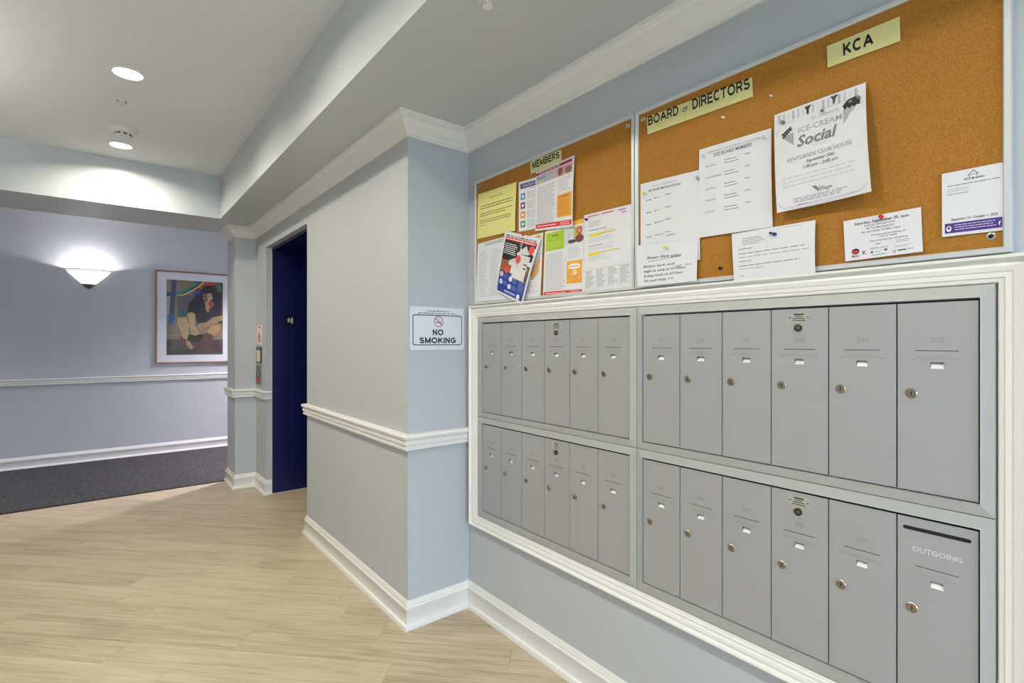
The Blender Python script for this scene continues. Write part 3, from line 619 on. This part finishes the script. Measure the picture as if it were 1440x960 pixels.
for a in (.05, .30, .54, .77, .96): p.line(a, .70, a, .94, .0006, LG)
for b in (.70, .94): p.line(.05, b, .96, b, .0006, LG)
p.rect(.12, .955, .25, .968, (226, 176, 60)); p.finish(e)
# 10 meeting schedule
e, p = sheet('notice_sheet', [(900.8, 258.8), (982.9, 239), (984.7, 365), (901, 379)], 'white typed sheet headed 2022 BOARD MEETING SCHEDULE', 'notice', off=(.002, .003, .004, .002), bulge=.001, group=G2)
p.text('KENTLANDS CONDOMINIUM ASSN', .22, .065, .0045, LG, .42); p.text('2022 BOARD MEETING SCHEDULE', .15, .115, .0075, GR, .56, .012)
for v, d in ((.215, 'March 16'), (.36, 'June 15'), (.50, 'September 21'), (.645, 'November 16')):
    p.text('Thursday', .10, v, .0046, GR, .105, .01); p.text(d, .25, v - .008, .0046, GR, None, .01); p.text('7:00 pm', .445, v - .018, .0046, GR, .10, .01)
p.text('Annual Meeting', .45, .665, .0046, GR, .16, .01); p.finish(e)
# 12 board members
e, p = sheet('notice_sheet', [(983.3, 210.8), (1084.7, 180), (1086.7, 319), (982.4, 334.3)], 'white typed sheet headed 2022 BOARD MEMBERS', 'notice', off=(.004, .004, .006, .005), bulge=.003, group=G2)
p.text('KENTLANDS CONDOMINIUM 1 ASSOCIATION', .14, .075, .0062, LG, .72); p.text('2022 BOARD MEMBERS', .215, .125, .0100, GR, .54, .012)
for i, t in enumerate(('PRESIDENT', 'VICE PRESIDENT', 'SECRETARY', 'TREASURER', 'AT LARGE')):
    v = .225 + i * .128; p.text(t, .10, v, .0052, LG, .022 * len(t) * .8, .006); p.micro(.38, v - .04, .56, v - .017, 1, GR, .42, .2); p.micro(.38, v - .008, .58, v + .014, 1, GR, .42, .1); p.micro(.66, v - .045, .735, v - .022, 1, GR, .42, .05)
p.finish(e)
# 11 elevator note
e, p = sheet('notice_sheet', [(894.2, 345.3), (981.5, 336), (979.6, 395), (896.6, 403.5)], 'handwritten Elevator Work note lying over the foot of the meeting schedule', 'notice', off=(.013, .006, .012, .018), group=G2)
p.text('Elevator Work update', .19, .36, .0095, K, .56, .008, .3); p.line(.2, .42, .74, .36, .0012, K)
for i, (t, wd) in enumerate((('Elevator work could', .54), ('begin as early as 07:30am', .70), ('Ending nearly on 07:30am', .66), ('This could change. if or', .52))): p.text(t, .12, .56 + i * .115, .0078, K, wd, .006, .35, rise=.02)
p.text('9AM', .82, .60, .006, (190, 90, 100), .1, 0, .3); p.line(.66, .595, .77, .58, .0016, (130, 30, 50), 4); p.finish(e)
# 13 letter
e, p = sheet('notice_sheet', [(1029, 329), (1146.9, 309.2), (1146.6, 383.3), (1032.5, 396.4)], 'white typed letter under the blue pin', 'notice', off=(.008, .009, .014, .012), bulge=.004, group=G2)
p.micro(.14, .12, .42, .28, 4, (110, 110, 116), .4, .25); p.micro(.08, .33, .29, .37, 1, GR, .5, .1); p.micro(.08, .42, .90, .47, 1, (128, 128, 134), .45, .02); p.micro(.08, .49, .95, .55, 1, (172, 172, 178), .45, .02); p.micro(.08, .585, .26, .62, 1, GR, .5, .1); p.micro(.08, .67, .84, .72, 1, (130, 130, 136), .45, .02); p.micro(.08, .74, .45, .78, 1, LG, .45, .1)
p.micro(.08, .88, .14, .91, 1, GR, .5, .05); p.micro(.66, .03, .86, .055, 1, LG, .5, .1); p.line(.445, .18, .445, .44, .0006, (170, 170, 174)); p.finish(e)
# 14 ice-cream social
e, p = sheet('flyer', [(1088.8, 161.9), (1217.5, 115.6), (1226.1, 269.3), (1093.5, 299.7)], 'curled white SUMMER ICE-CREAM Social flyer with two cones', 'flyer', off=(.004, .012, .040, .022), bulge=.012, wave=.004, group=G2)
for i in range(16):
    u = .05 + i * .056; g = 170 + 18 * (i % 3); w_ = .028
    p.rect(u, .025, u + w_, .115, (g, g, g + 3))
p.line(.16, .135, .80, .105, .0014, (170, 170, 176)); p.poly([(.36, .03), (.44, .025), (.41, .07), (.41, .11), (.385, .112), (.385, .07)], (50, 46, 52), 4); p.poly([(.64, .02), (.73, .018), (.70, .055), (.69, .10), (.67, .10), (.67, .055)], (70, 66, 72), 4)
p.text('SUMMER', .44, .185, .0088, (178, 178, 184), .30, .008, align='l'); p.text('ICE-CREAM', .29, .275, .0150, (150, 150, 156), .47, .009, align='l'); p.text('Social', .27, .41, .0290, (120, 120, 126), .44, .03, .25)
p.text('at the', .46, .45, .007, (186, 186, 190), .14); p.text('KENTLANDS CLUB HOUSE', .15, .535, .0105, (140, 140, 146), .70, .008); p.text('September 20th', .37, .585, .0082, K, .30, .008, .25); p.text('1:00 pm - 2:00 pm', .33, .635, .0082, K, .37, .008, .2)
p.micro(.08, .67, .93, .79, 3, (194, 194, 198), .42, .12)
p.poly([(.41, .82), (.46, .825), (.475, .86), (.50, .815), (.48, .885)], (110, 108, 108), 4); p.text('illage', .49, .875, .0100, (120, 118, 118), .13, .012, .2)
p.micro(.20, .895, .80, .945, 3, (60, 60, 66), .36, .2); p.micro(.24, .955, .72, .972, 1, (70, 70, 76), .4, .05)
p.poly([(.10, .27), (.235, .245), (.235, .38)], (156, 156, 160), 3); p.poly([(.09, .235), (.20, .18), (.225, .215), (.11, .285)], (32, 30, 34), 4)
for i in range(5): p.line(.105 + i * .024, .245 - i * .012, .12 + i * .024, .265 - i * .012, .0012, (190, 190, 190), 5)
p.poly([(.775, .195), (.925, .175), (.775, .33)], (168, 168, 172), 3); p.poly([(.77, .155), (.82, .11), (.90, .10), (.945, .14), (.94, .19), (.91, .18), (.89, .195), (.865, .18), (.84, .20), (.82, .18), (.79, .20)], (24, 22, 26), 4)
p.ell(.85, .135, .02, .012, (120, 120, 124), 5)
for a, b in (((.06, .16), (.03, .22)), ((.03, .22), (.03, .93)), ((.03, .93), (.08, .975)), ((.08, .975), (.90, .965)), ((.90, .965), (.965, .92)), ((.965, .92), (.965, .2)), ((.965, .2), (.93, .15))): p.line(*a, *b, .0022, (190, 192, 204), 2)
p.finish(e)
# 15 card
e, p = sheet('event_card', [(1185.9, 311.2), (1295.3, 290.9), (1297.8, 353.5), (1188.7, 367.6)], 'small white event card headed Saturday, September 30, 6pm, held by a red pin', 'card', off=(.003, .003, .005, .004), group=G2)
p.text('Saturday, September 30, 6pm', .155, .155, .0066, (60, 62, 70), .70, .014)
p.text('Kentlands Clubhouse Center', .285, .225, .0044, GR, .40, .006); p.text('485 Tschiffely Square Rd', .305, .30, .0044, GR, .36, .006); p.text('Rain date: Sunday, October 1, 6pm', .24, .375, .0044, GR, .50, .006)
p.text('For tickets and live streaming visit', .37, .475, .0040, GR, .44, .004); p.text('visit our website', .48, .53, .0040, GR, .22, .004); p.text('Please bring chairs and refreshments', .35, .61, .0040, GR, .48, .004)
p.ell(.15, .79, .055, .07, K, 3); p.ell(.13, .80, .03, .035, (206, 40, 44), 4); p.ell(.17, .80, .02, .03, (214, 60, 60), 4); p.text('MSAC', .10, .93, .0056, K, .10, .02); p.text('K', .245, .89, .0100, (150, 30, 50), None, .01)
p.micro(.42, .66, .50, .70, 1, K, .5, .1); p.text('KENTLANDS', .35, .79, .0036, GR, .23); p.rect(.35, .84, .39, .88, (110, 110, 116)); p.rect(.53, .82, .57, .86, (90, 90, 96)); p.micro(.41, .84, .52, .88, 2, LG)
p.micro(.36, .92, .46, .95, 1, K, .5, .1); p.rect(.44, .92, .55, .935, (90, 150, 130)); p.micro(.68, .64, .86, .72, 2, LG); p.micro(.66, .77, .88, .83, 2, LG); p.ring(.66, .915, .022, .03, .0012, (150, 30, 40)); p.rect(.70, .885, .80, .91, K); p.rect(.81, .88, .89, .90, LG); p.finish(e)
# 16 playhouse poster (its drawn figure left out)
e, p = sheet('poster', [(1324.4, 244.7), (1410.6, 227.8), (1410.6, 323.6), (1324.8, 333.3)], 'white ARTS BARN poster with a purple band along its foot', 'poster', off=(.003, .0015, .0015, .004), bulge=.002, group=G2)
p.line(.44, .10, .53, .03, .0012, (30, 60, 66)); p.line(.53, .03, .62, .10, .0012, (30, 60, 66)); p.line(.47, .09, .47, .125, .001, (30, 60, 66)); p.line(.59, .09, .59, .125, .001, (30, 60, 66)); p.micro(.49, .085, .57, .105, 1, K, .5, .05)
p.text('ARTS', .37, .165, .0042, (30, 70, 76), .13, .01); p.ell(.53, .15, .02, .016, (30, 110, 100), 3); p.text('BARN', .57, .165, .0042, (30, 70, 76), .14, .01)
p.micro(.10, .20, .97, .235, 1, (120, 120, 126), .5, .02); p.micro(.10, .26, .47, .32, 2, (176, 176, 182), .5, .1); p.micro(.10, .33, .48, .37, 1, LG, .5, .1)
p.text('September 16 - October 1, 2023', .16, .765, .0052, (60, 60, 66), .76, .012)
p.rect(.05, .80, .99, .955, (74, 44, 130)); p.ell(.12, .885, .045, .045, (226, 226, 230), 4); p.ell(.12, .875, .022, .022, (74, 44, 130), 5); p.micro(.22, .82, .92, .925, 3, (214, 206, 230), .42, .15, lv=4); p.text('f', .93, .915, .008, (230, 230, 236), None, .02, lv=4); p.finish(e)

# push pins
def pin(px, py, colour, label, off=.004, r=1.):
    X = 1.451 - off; y, z = onX(px, py, X - .004); k = r
    m = MB().lathe([(.0002, -.002), (.0048 * k, 0), (.0050 * k, .0012), (.0026 * k, .0022), (.0024 * k, .0070), (.0042 * k, .0082), (.0044 * k, .0100), (.0030 * k, .0108), (.0001, .0110)], (0, 0, 0), '-X', 18)
    o = m.build('push_pin', mat('pin_%d_%d_%d' % colour, colour, .25), None, (X, y, z), smooth=True); tag(o, label, 'push pin', 'push pins on the cork boards'); return o
pin(1089, 329, (24, 60, 150), 'blue push pin holding the typed letter, the one with its head turned out', .010)
pin(1084.5, 327.8, (20, 44, 110), 'dark blue push pin tight against the blue one', .008, .8)
pin(1239, 304.5, (206, 30, 60), 'red push pin in the top edge of the event card')
pin(824.5, 308.5, (30, 30, 84), 'navy push pin in the corner of the highlighted sheet')
pin(906.3, 272, (214, 204, 50), 'yellow push pin in the corner of the meeting schedule')
pin(936, 347.5, (214, 204, 50), 'yellow push pin above the Elevator Work heading', .014)
pin(1013, 377, (40, 24, 50), 'dark push pin alone on bare cork below the board members sheet', .001)
pin(1017, 165, (222, 220, 214), 'white push pin on bare cork just below the BOARD OF DIRECTORS strip', .001, .7)
pin(1084.5, 135, (222, 220, 214), 'white push pin on bare cork beyond the end of the BOARD OF DIRECTORS strip', .001, .6)
pin(1101, 172, (120, 116, 108), 'grey push pin in the corner of the ice-cream flyer near its smaller cone', .010)
pin(1207, 137, (120, 116, 112), 'grey push pin in the corner of the ice-cream flyer near its larger cone', .020, .8)
pin(1157, 156, (110, 108, 106), 'grey push pin in the top edge of the ice-cream flyer midway between its cones', .012, .9)
pin(981, 250, (170, 170, 168), 'clear push pin where the meeting schedule meets the board members sheet', .006)
pin(989, 219, (206, 206, 206), 'clear push pin in the corner of the board members sheet over the schedule', .006, .8)
pin(1074, 193, (196, 196, 196), 'clear push pin in the corner of the board members sheet by the flyer', .006, .8)
pin(735.5, 330.5, (206, 40, 50), 'red push pin behind the top of the smoke alarm flyer', .012, .7)

# ------------------------------------------------------------------ NO SMOKING sign on the step
def wallY(name, x0, x1, z0, z1, Y, t, m, parent=None, r=0):
    return None
def sign_no_smoking():
    x0, x1, z0, z1 = 1.129, 1.432, 1.311, 1.520; org = Vector((x0, YS - .003, z1)); W, H = x1 - x0, z1 - z0
    r = .010; n = 5; pts = []
    for cx, cz, a0 in ((W - r, -r, 0), (r, -r, 90), (r, -H + r, 180), (W - r, -H + r, 270)):
        for i in range(n + 1): a = math.radians(a0 + 90 * i / n); pts.append((cx + r * math.cos(a), cz + r * math.sin(a)))
    m = MB(); k = len(pts); m.add([(x, 0, z) for x, z in pts] + [(x, .0028, z) for x, z in pts], [tuple(reversed(range(k)))] + [(i, (i + 1) % k, k + (i + 1) % k, k + i) for i in range(k)])
    s = m.build('no_smoking_sign', mat('sign_white', (214, 216, 222), .35), None, org); tag(s, 'white NO SMOKING sign with black border on the blue step wall', 'sign')
    p = Page(lambda u, v, l=0: (u * W, -.00015 * l, -v * H), W, H)
    p.micro(.29, .075, .72, .11, 1, (110, 112, 120), .8, .02); p.micro(.14, .125, .87, .16, 1, (110, 112, 120), .8, .02)
    def rr(u0, v0, u1, v1, rad, c, lv):
        q = []
        for cx, cy, a0 in ((u1 - rad / W, v0 + rad / H, 0), (u0 + rad / W, v0 + rad / H, 90), (u0 + rad / W, v1 - rad / H, 180), (u1 - rad / W, v1 - rad / H, 270)):
            for i in range(6): a = math.radians(a0 + 18 * i); q.append((cx + rad / W * math.cos(a), cy - rad / H * math.sin(a)))
        p.poly(q, c, lv)
    rr(.040, .178, .960, .890, .013, (50, 52, 60), 1); rr(.055, .200, .945, .870, .010, (212, 214, 220), 2)
    p.heavy('NO', .5, .655, .029, .20, align='c', th=.23); p.heavy('SMOKING', .5, .845, .029, .68, align='c', th=.23)
    p.rect(.455, .345, .56, .365, (60, 62, 66), 3); p.line(.52, .27, .56, .33, .0016, (120, 122, 126), 3); p.line(.50, .26, .54, .32, .0012, (120, 122, 126), 3)
    p.ring(.51, .335, .088, .127, .0038, (186, 40, 60), 5); p.line(.45, .25, .57, .42, .0042, (170, 36, 54), 5)
    p.finish(s)
    for v in (.06, .945): MB().lathe([(.0022, 0), (.002, .001), (.0001, .0012)], (0, 0, 0), '-Y', 12).build('screw', STEEL, s, (W / 2, 0, -v * H))
sign_no_smoking()

# floor marker on the elevator jamb
pl = MB().box(0, 0, 0, .104, .003, -.100).build('floor_marker', mat('marker_black', (10, 10, 12), .4), None, (1.265, YJ - .016 - .003, 1.591), bevel=.0008)
tag(pl, 'small black plate with a white star and 1 on the blue elevator frame', 'sign')
pg = Page(lambda u, v, l=0: (u * .104, -.00015 * l, -v * .100), .104, .100)
st = [(.40 + (.20 if k % 2 == 0 else .08) * math.sin(math.pi * k / 5), .45 - (.26 if k % 2 == 0 else .10) * math.cos(math.pi * k / 5)) for k in range(10)]
pg.poly(st, (222, 222, 226), 2); pg.ell(.40, .46, .05, .06, (12, 12, 14), 3); pg.text('1', .60, .70, .048, (222, 222, 226), .11, .04); pg.micro(.3, .80, .7, .86, 1, (60, 60, 66), .5, .05); pg.finish(pl)

# signs and call station beside the elevator, on the narrow wall between column and frame
def plateX(name, y0, y1, z0, z1, t, m, label, cat, group=None):
    o = MB().box(0, 0, 0, -t, y1 - y0, z1 - z0).build(name, m, None, (XP, y0, z0), bevel=.001); tag(o, label, cat, group)
    W, H = abs(y1 - y0), z1 - z0
    return o, Page(lambda u, v, l=0: (-t - .0002 * l, (y1 - y0) * (1 - u), (z1 - z0) * (1 - v)), W, H)
o, p = plateX('fire_sign', 5.02, 5.19, 1.325, 1.505, .003, mat('fire_sign_white', (232, 214, 196), .5), 'pale sign with a red flame, topmost of the column beside the elevator', 'sign')
p.poly([(.5, .25), (.72, .55), (.78, .78), (.5, .97), (.25, .8), (.3, .55)], (206, 84, 60)); p.poly([(.5, .55), (.62, .75), (.5, .9), (.38, .78)], (232, 150, 100), 3); p.rect(.25, .06, .75, .14, (190, 110, 90)); p.finish(o)
o, p = plateX('framed_certificate', 5.02, 5.19, 1.158, 1.305, .010, mat('certificate_black', (40, 38, 36), .5), 'black framed certificate under the flame sign', 'sign')
p.rect(.1, .2, .92, .93, (226, 206, 176)); p.rect(.2, .06, .86, .12, (160, 150, 140)); p.finish(o)
o, p = plateX('call_station', 5.03, 5.19, .958, 1.135, .012, mat('call_steel', (120, 122, 120), .35, metal=.7), 'grey elevator call station with a button and a red label above the chair rail', 'call station')
p.rect(.1, .40, .9, .60, (24, 24, 26)); p.ell(.5, .50, .14, .085, (220, 220, 216), 3); p.rect(.0, .62, .96, .80, (178, 60, 66)); p.micro(.1, .06, .9, .34, 5, (60, 62, 62), .5, .1); p.micro(.1, .84, .9, .97, 2, (70, 72, 72), .5, .1); p.finish(o)

# ------------------------------------------------------------------ framed print on the far wall
def framed_print():
    x0, x1, z0, z1 = .483, 1.312, 1.088, 2.222; W, H = x1 - x0, z1 - z0
    e = empty('framed_print', (x0, YF, z0)); tag(e, 'wood-framed print of a seated man in a dark shirt, on the corridor wall', 'picture')
    wood = mat('frame_wood', (150, 108, 78), .45, var=.12, vscale=30); fw = .017
    o4 = [(0, H), (W, H), (W, 0), (0, 0)]; i4 = [(fw, H - fw), (W - fw, H - fw), (W - fw, fw), (fw, fw)]
    for i in range(4):
        j = (i + 1) % 4; vs = []; m = MB()
        for y, t in ((0, 0), (-.028, 0), (-.030, .2), (-.030, .8), (-.026, 1), (-.010, 1)):
            for a, b in ((o4[i], i4[i]), (o4[j], i4[j])): vs.append((a[0] + (b[0] - a[0]) * t, y, a[1] + (b[1] - a[1]) * t))
        m.add(vs, [(2 * k, 2 * k + 1, 2 * k + 3, 2 * k + 2) for k in range(5)]); m.build('frame_bar', wood, e)
    MB().box(fw * .8, -.012, fw * .8, W - fw * .8, -.010, H - fw * .8).build('mat_board', mat('mat_board', (214, 216, 222), .7), e)
    MB().box(fw * .8, -.0225, fw * .8, W - fw * .8, -.0210, H - fw * .8).build('glass_pane', GLASS, e)
    ax0, ax1, az0, az1 = .593 - x0, 1.196 - x0, 1.191 - z0, 2.114 - z0; aw, ah = ax1 - ax0, az1 - az0
    p = Page(lambda u, v, l=0: (ax0 + u * aw, -.0125 - .0002 * l, az1 - v * ah), aw, ah)
    Q = lambda *xy: [((x - 152) / 506, (y - (140 + (x - 152) * .069)) / (692 - (x - 152) * .077)) for x, y in xy]
    p.rect(0, 0, 1, 1, (122, 114, 90), 1)
    def B(c, lv, *xy): p.poly(Q(*xy), c, lv)
    B((70, 66, 58), 2, (152, 690), (658, 690), (658, 828), (152, 832)); B((64, 58, 48), 2, (400, 160), (658, 176), (658, 480), (400, 470)); B((96, 96, 96), 2, (240, 300), (400, 280), (400, 460), (250, 480))
    B((54, 62, 92), 3, (195, 143), (240, 146), (215, 470), (180, 470)); B((40, 88, 160), 4, (172, 455), (222, 450), (214, 548), (170, 552)); B((36, 100, 96), 4, (255, 440), (322, 432), (322, 485), (258, 490))
    B((28, 70, 110), 4, (152, 262), (300, 250), (430, 165), (475, 168), (400, 230), (300, 285), (152, 292)); B((36, 130, 120), 5, (225, 262), (300, 245), (420, 172), (440, 176), (330, 250), (240, 285))
    B((212, 176, 60), 5, (240, 295), (320, 282), (440, 215), (490, 168), (475, 164), (420, 212), (310, 272), (240, 285)); B((40, 60, 170), 5, (370, 270), (430, 240), (470, 268), (400, 284)); B((176, 60, 50), 5, (440, 215), (500, 172), (600, 176), (590, 196), (480, 220), (450, 240)); B((60, 120, 60), 5, (590, 180), (640, 190), (645, 260), (610, 250))
    B((150, 150, 140), 3, (152, 300), (185, 296), (170, 460), (152, 470)); B((30, 32, 44), 6, (335, 440), (340, 370), (400, 300), (480, 262), (560, 262), (640, 268), (645, 400), (630, 480), (560, 500), (480, 540), (430, 560), (400, 470))
    B((176, 150, 116), 7, (474, 275), (556, 270), (562, 320), (530, 352), (490, 350), (476, 320)); B((120, 92, 70), 8, (474, 275), (515, 272), (510, 300), (520, 320), (505, 345), (488, 346)); B((26, 22, 26), 8, (460, 262), (468, 215), (500, 198), (560, 200), (590, 240), (582, 300), (560, 300), (548, 268), (500, 262))
    B((30, 24, 24), 9, (478, 297), (500, 294), (500, 301), (479, 303)); B((30, 24, 24), 9, (520, 293), (545, 290), (545, 297), (521, 300)); B((60, 34, 30), 9, (492, 334), (525, 331), (522, 337), (494, 340))
    B((172, 134, 96), 7, (490, 350), (530, 350), (545, 380), (520, 450), (500, 420)); B((150, 70, 56), 8, (520, 360), (560, 340), (580, 370), (545, 410))
    B((178, 150, 110), 8, (325, 455), (370, 440), (405, 462), (400, 560), (430, 610), (428, 650), (395, 655), (362, 640), (358, 590)); B((160, 130, 96), 8, (640, 475), (560, 490), (500, 540), (440, 540), (424, 570), (450, 612), (500, 580), (640, 520))
    B((176, 150, 112), 7, (245, 490), (320, 485), (356, 560), (340, 650), (330, 700), (290, 680), (250, 560)); B((170, 134, 90), 7, (500, 620), (560, 555), (640, 548), (640, 590), (575, 665)); B((32, 40, 34), 6, (330, 650), (500, 640), (560, 690), (440, 720), (330, 710))
    B((84, 54, 40), 7, (500, 630), (566, 660), (560, 760), (420, 790), (440, 720)); B((160, 130, 90), 8, (318, 700), (350, 705), (392, 770), (360, 780), (325, 745)); B((70, 40, 34), 8, (560, 720), (620, 690), (630, 790), (550, 805)); B((110, 60, 60), 7, (275, 665), (325, 690), (310, 740), (270, 720))
    B((40, 66, 50), 6, (610, 520), (656, 500), (656, 560), (612, 556)); B((180, 150, 60), 7, (628, 480), (656, 470), (656, 520), (632, 524)); B((130, 130, 150), 3, (152, 650), (290, 652), (290, 660), (152, 660))
    lines = [(330, 450, 362, 640), (405, 470, 402, 560), (380, 600, 372, 650), (395, 605, 392, 652), (412, 605, 412, 650), (450, 565, 470, 600), (465, 555, 490, 590), (250, 560, 290, 680), (345, 380, 335, 440), (480, 540, 560, 500), (500, 620, 575, 665), (640, 548, 560, 555)]
    for a, b, c, d in lines: (u0, v0), (u1, v1) = Q((a, b), (c, d)); p.line(u0, v0, u1, v1, .004, (36, 26, 24), 10)
    p.finish(e, 'print_image')
framed_print()

# ------------------------------------------------------------------ lamps and ceiling fittings
LENS = lamp_mat('lamp_lens', DOWNLIGHT_COL and (1, .97, .92), 7.0)
def downlight(x, y, label, g='recessed ceiling lights in the tray'):
    e = empty('recessed_light', (x, y, ZT)); tag(e, label, 'ceiling light', g)
    MB().lathe([(.082, 0), (.082, .003), (.076, .006), (.066, .006), (.063, .002), (.063, 0)], (0, 0, 0), '-Z', 40).build('trim_ring', PLASTW, e, smooth=True)
    MB().lathe([(.063, 0), (.062, .003), (.0001, .0045)], (0, 0, 0), '-Z', 40).build('lens', LENS, e, smooth=True)
    area_lamp('downlight_lamp', (x, y, ZT - .012), (0, 0, 0), .124, .124, DOWNLIGHT_W, DOWNLIGHT_COL, 'DISK', spread=158)
downlight(.098, 3.35, 'round recessed ceiling light beside the sprinkler')
downlight(.095, 4.606, 'round recessed ceiling light just beyond the smoke detector')
for y, w_ in ((2.10, 'third from the corridor'), (.85, 'fourth from the corridor'), (-.40, 'last before the glazed entrance')): downlight(.098, y, 'round recessed ceiling light, ' + w_)

def sprinkler(x, y, z, label, s=1.):
    e = empty('sprinkler', (x, y, z)); tag(e, label, 'sprinkler', 'sprinkler heads')
    MB().lathe([(.042 * s, 0), (.042 * s, .003), (.034 * s, .005), (.032 * s, .002), (.024 * s, .002), (.022 * s, .009), (.014 * s, .011), (.013 * s, .004), (.0001, .004)], (0, 0, 0), '-Z', 28, 0, [0, 0, 0, 1, 0, 0, 0, 1]).build('escutcheon', [PLASTW, mat('recess_grey', (60, 60, 60), .7)], e, smooth=True)
    m = MB().lathe([(.009, 0), (.009, .012), (.0045, .014), (.0035, .030), (.0001, .030)], (0, 0, 0), '-Z', 16)
    for sx in (-1, 1): m.box(sx * .0105 - .0015, -.002, -.012, sx * .0105 + .0015, .002, -.032)
    m.box(-.012, -.002, -.030, .012, .002, -.033); m.build('body', PLASTW, e)
    d = MB(); n = 12
    d.lathe([(.005, .033), (.016, .034), (.016, .0355), (.0001, .036)], (0, 0, 0), '-Z', 24)
    d.build('deflector', PLASTW, e)
sprinkler(.081, 3.76, ZT, 'white sprinkler head between the recessed light and the smoke detector', .78)
sprinkler(.909, 1.249, ZS, 'white sprinkler head hanging from the lower ceiling', .85)
e = empty('smoke_detector', (.100, 4.262, ZT)); tag(e, 'white round smoke detector on the tray ceiling', 'smoke detector')
MB().lathe([(.078, 0), (.078, .007), (.072, .010), (.071, .024), (.064, .029), (.046, .030)], (0, 0, 0), '-Z', 36).build('base', PLASTW, e, smooth=True)
MB().lathe([(.045, .026), (.045, .038), (.040, .043), (.018, .046), (.0001, .047)], (0, 0, 0), '-Z', 36).build('sensing_chamber', PLASTW, e, smooth=True)
for k in range(8):
    a = k * math.pi / 4 + .2; m = MB().box(-.010, -.001, -.004, .010, .001, .004); o = m.build('vent_slot', DARK, e, (.0452 * math.cos(a), .0452 * math.sin(a), -.034)); o.rotation_euler = (0, 0, a + math.pi / 2)

# wall sconce
SHADE = lamp_mat('sconce_glass', (1, .98, .97), .8)
RIB = mat('sconce_rim_glass', (236, 236, 236), .3)
def half(prof, n=24):
    m = MB(); vs = []
    for r, z in prof:
        for k in range(n + 1): a = math.pi + math.pi * k / n; vs.append((r * math.cos(a), r * .75 * math.sin(a), z))
    m.add(vs, [(i * (n + 1) + k, i * (n + 1) + k + 1, (i + 1) * (n + 1) + k + 1, (i + 1) * (n + 1) + k) for i in range(len(prof) - 1) for k in range(n)]); return m
def sconce(x, y, z, rot, label, watts, colour):
    e = empty('wall_sconce', (x, y, z)); tag(e, label, 'wall lamp', 'wall sconces'); e.rotation_euler = (0, 0, rot)
    half([(.062, -.060), (.176, .058), (.172, .060), (.060, -.054)]).build('shade', SHADE, e, smooth=True)
    for r, q in ((.178, .058), (.190, .074), (.203, .090)):
        half([(r - .006, q), (r, q + .002), (r + .002, q + .008), (r - .001, q + .013), (r - .010, q + .0125), (r - .006, q)]).build('rim_ring', RIB, e, smooth=True)
    half([(.176, .058), (.200, .092), (.196, .093), (.172, .060)]).build('rim', SHADE, e, smooth=True)
    half([(.0005, -.114), (.016, -.110), (.030, -.096), (.048, -.078), (.064, -.060), (.0005, -.058)]).build('finial_cup', mat('sconce_nickel', (150, 142, 140), .3, metal=.8), e, smooth=True)
    MB().box(-.05, -.012, -.05, .05, 0, .06).build('back_plate', PLASTW, e)
    l = bpy.data.lights.new('sconce_lamp', 'POINT'); l.energy = watts; l.color = colour; l.shadow_soft_size = .025
    o = bpy.data.objects.new('sconce_lamp', l); COL.objects.link(o); o.parent = e; o.location = (0, -.075, .055)
sconce(-.134, YF, 2.06, 0, 'white cone-shaped glass wall sconce, lit, on the corridor wall', SCONCE_W, SCONCE_COL)
# unseen sconces added on the lobby's left wall to brighten the ceiling
sconce(XL, 1.0, 2.06, math.pi / 2, 'added fill sconce of white cone-shaped glass on the left lobby wall near the entrance', LOBBY_FILL_W, LOBBY_FILL_COL)
sconce(XL, 3.4, 2.06, math.pi / 2, 'added fill sconce of white cone-shaped glass on the left lobby wall near the corridor', LOBBY_FILL_W, LOBBY_FILL_COL)
# unseen ceiling lights added further along the corridor as fill
for x, w_ in ((-3.0, 'beyond the wall sconce'), (2.4, 'behind the elevator')):
    e = empty('corridor_fill_light', (x, 6.5, 2.82)); tag(e, 'added round flush fill light of the corridor ' + w_, 'ceiling light', 'added fill lights along the corridor')
    MB().lathe([(.15, 0), (.15, .01), (.13, .04), (.07, .06), (.0001, .065)], (0, 0, 0), '-Z', 32).build('lens', LENS, e, smooth=True)
    area_lamp('corridor_fill_lamp', (x, 6.5, 2.74), (0, 0, 0), .28, .28, CORRIDOR_FILL_W * (2.4 if x > 0 else 1), CORRIDOR_FILL_COL, 'DISK', spread=125)
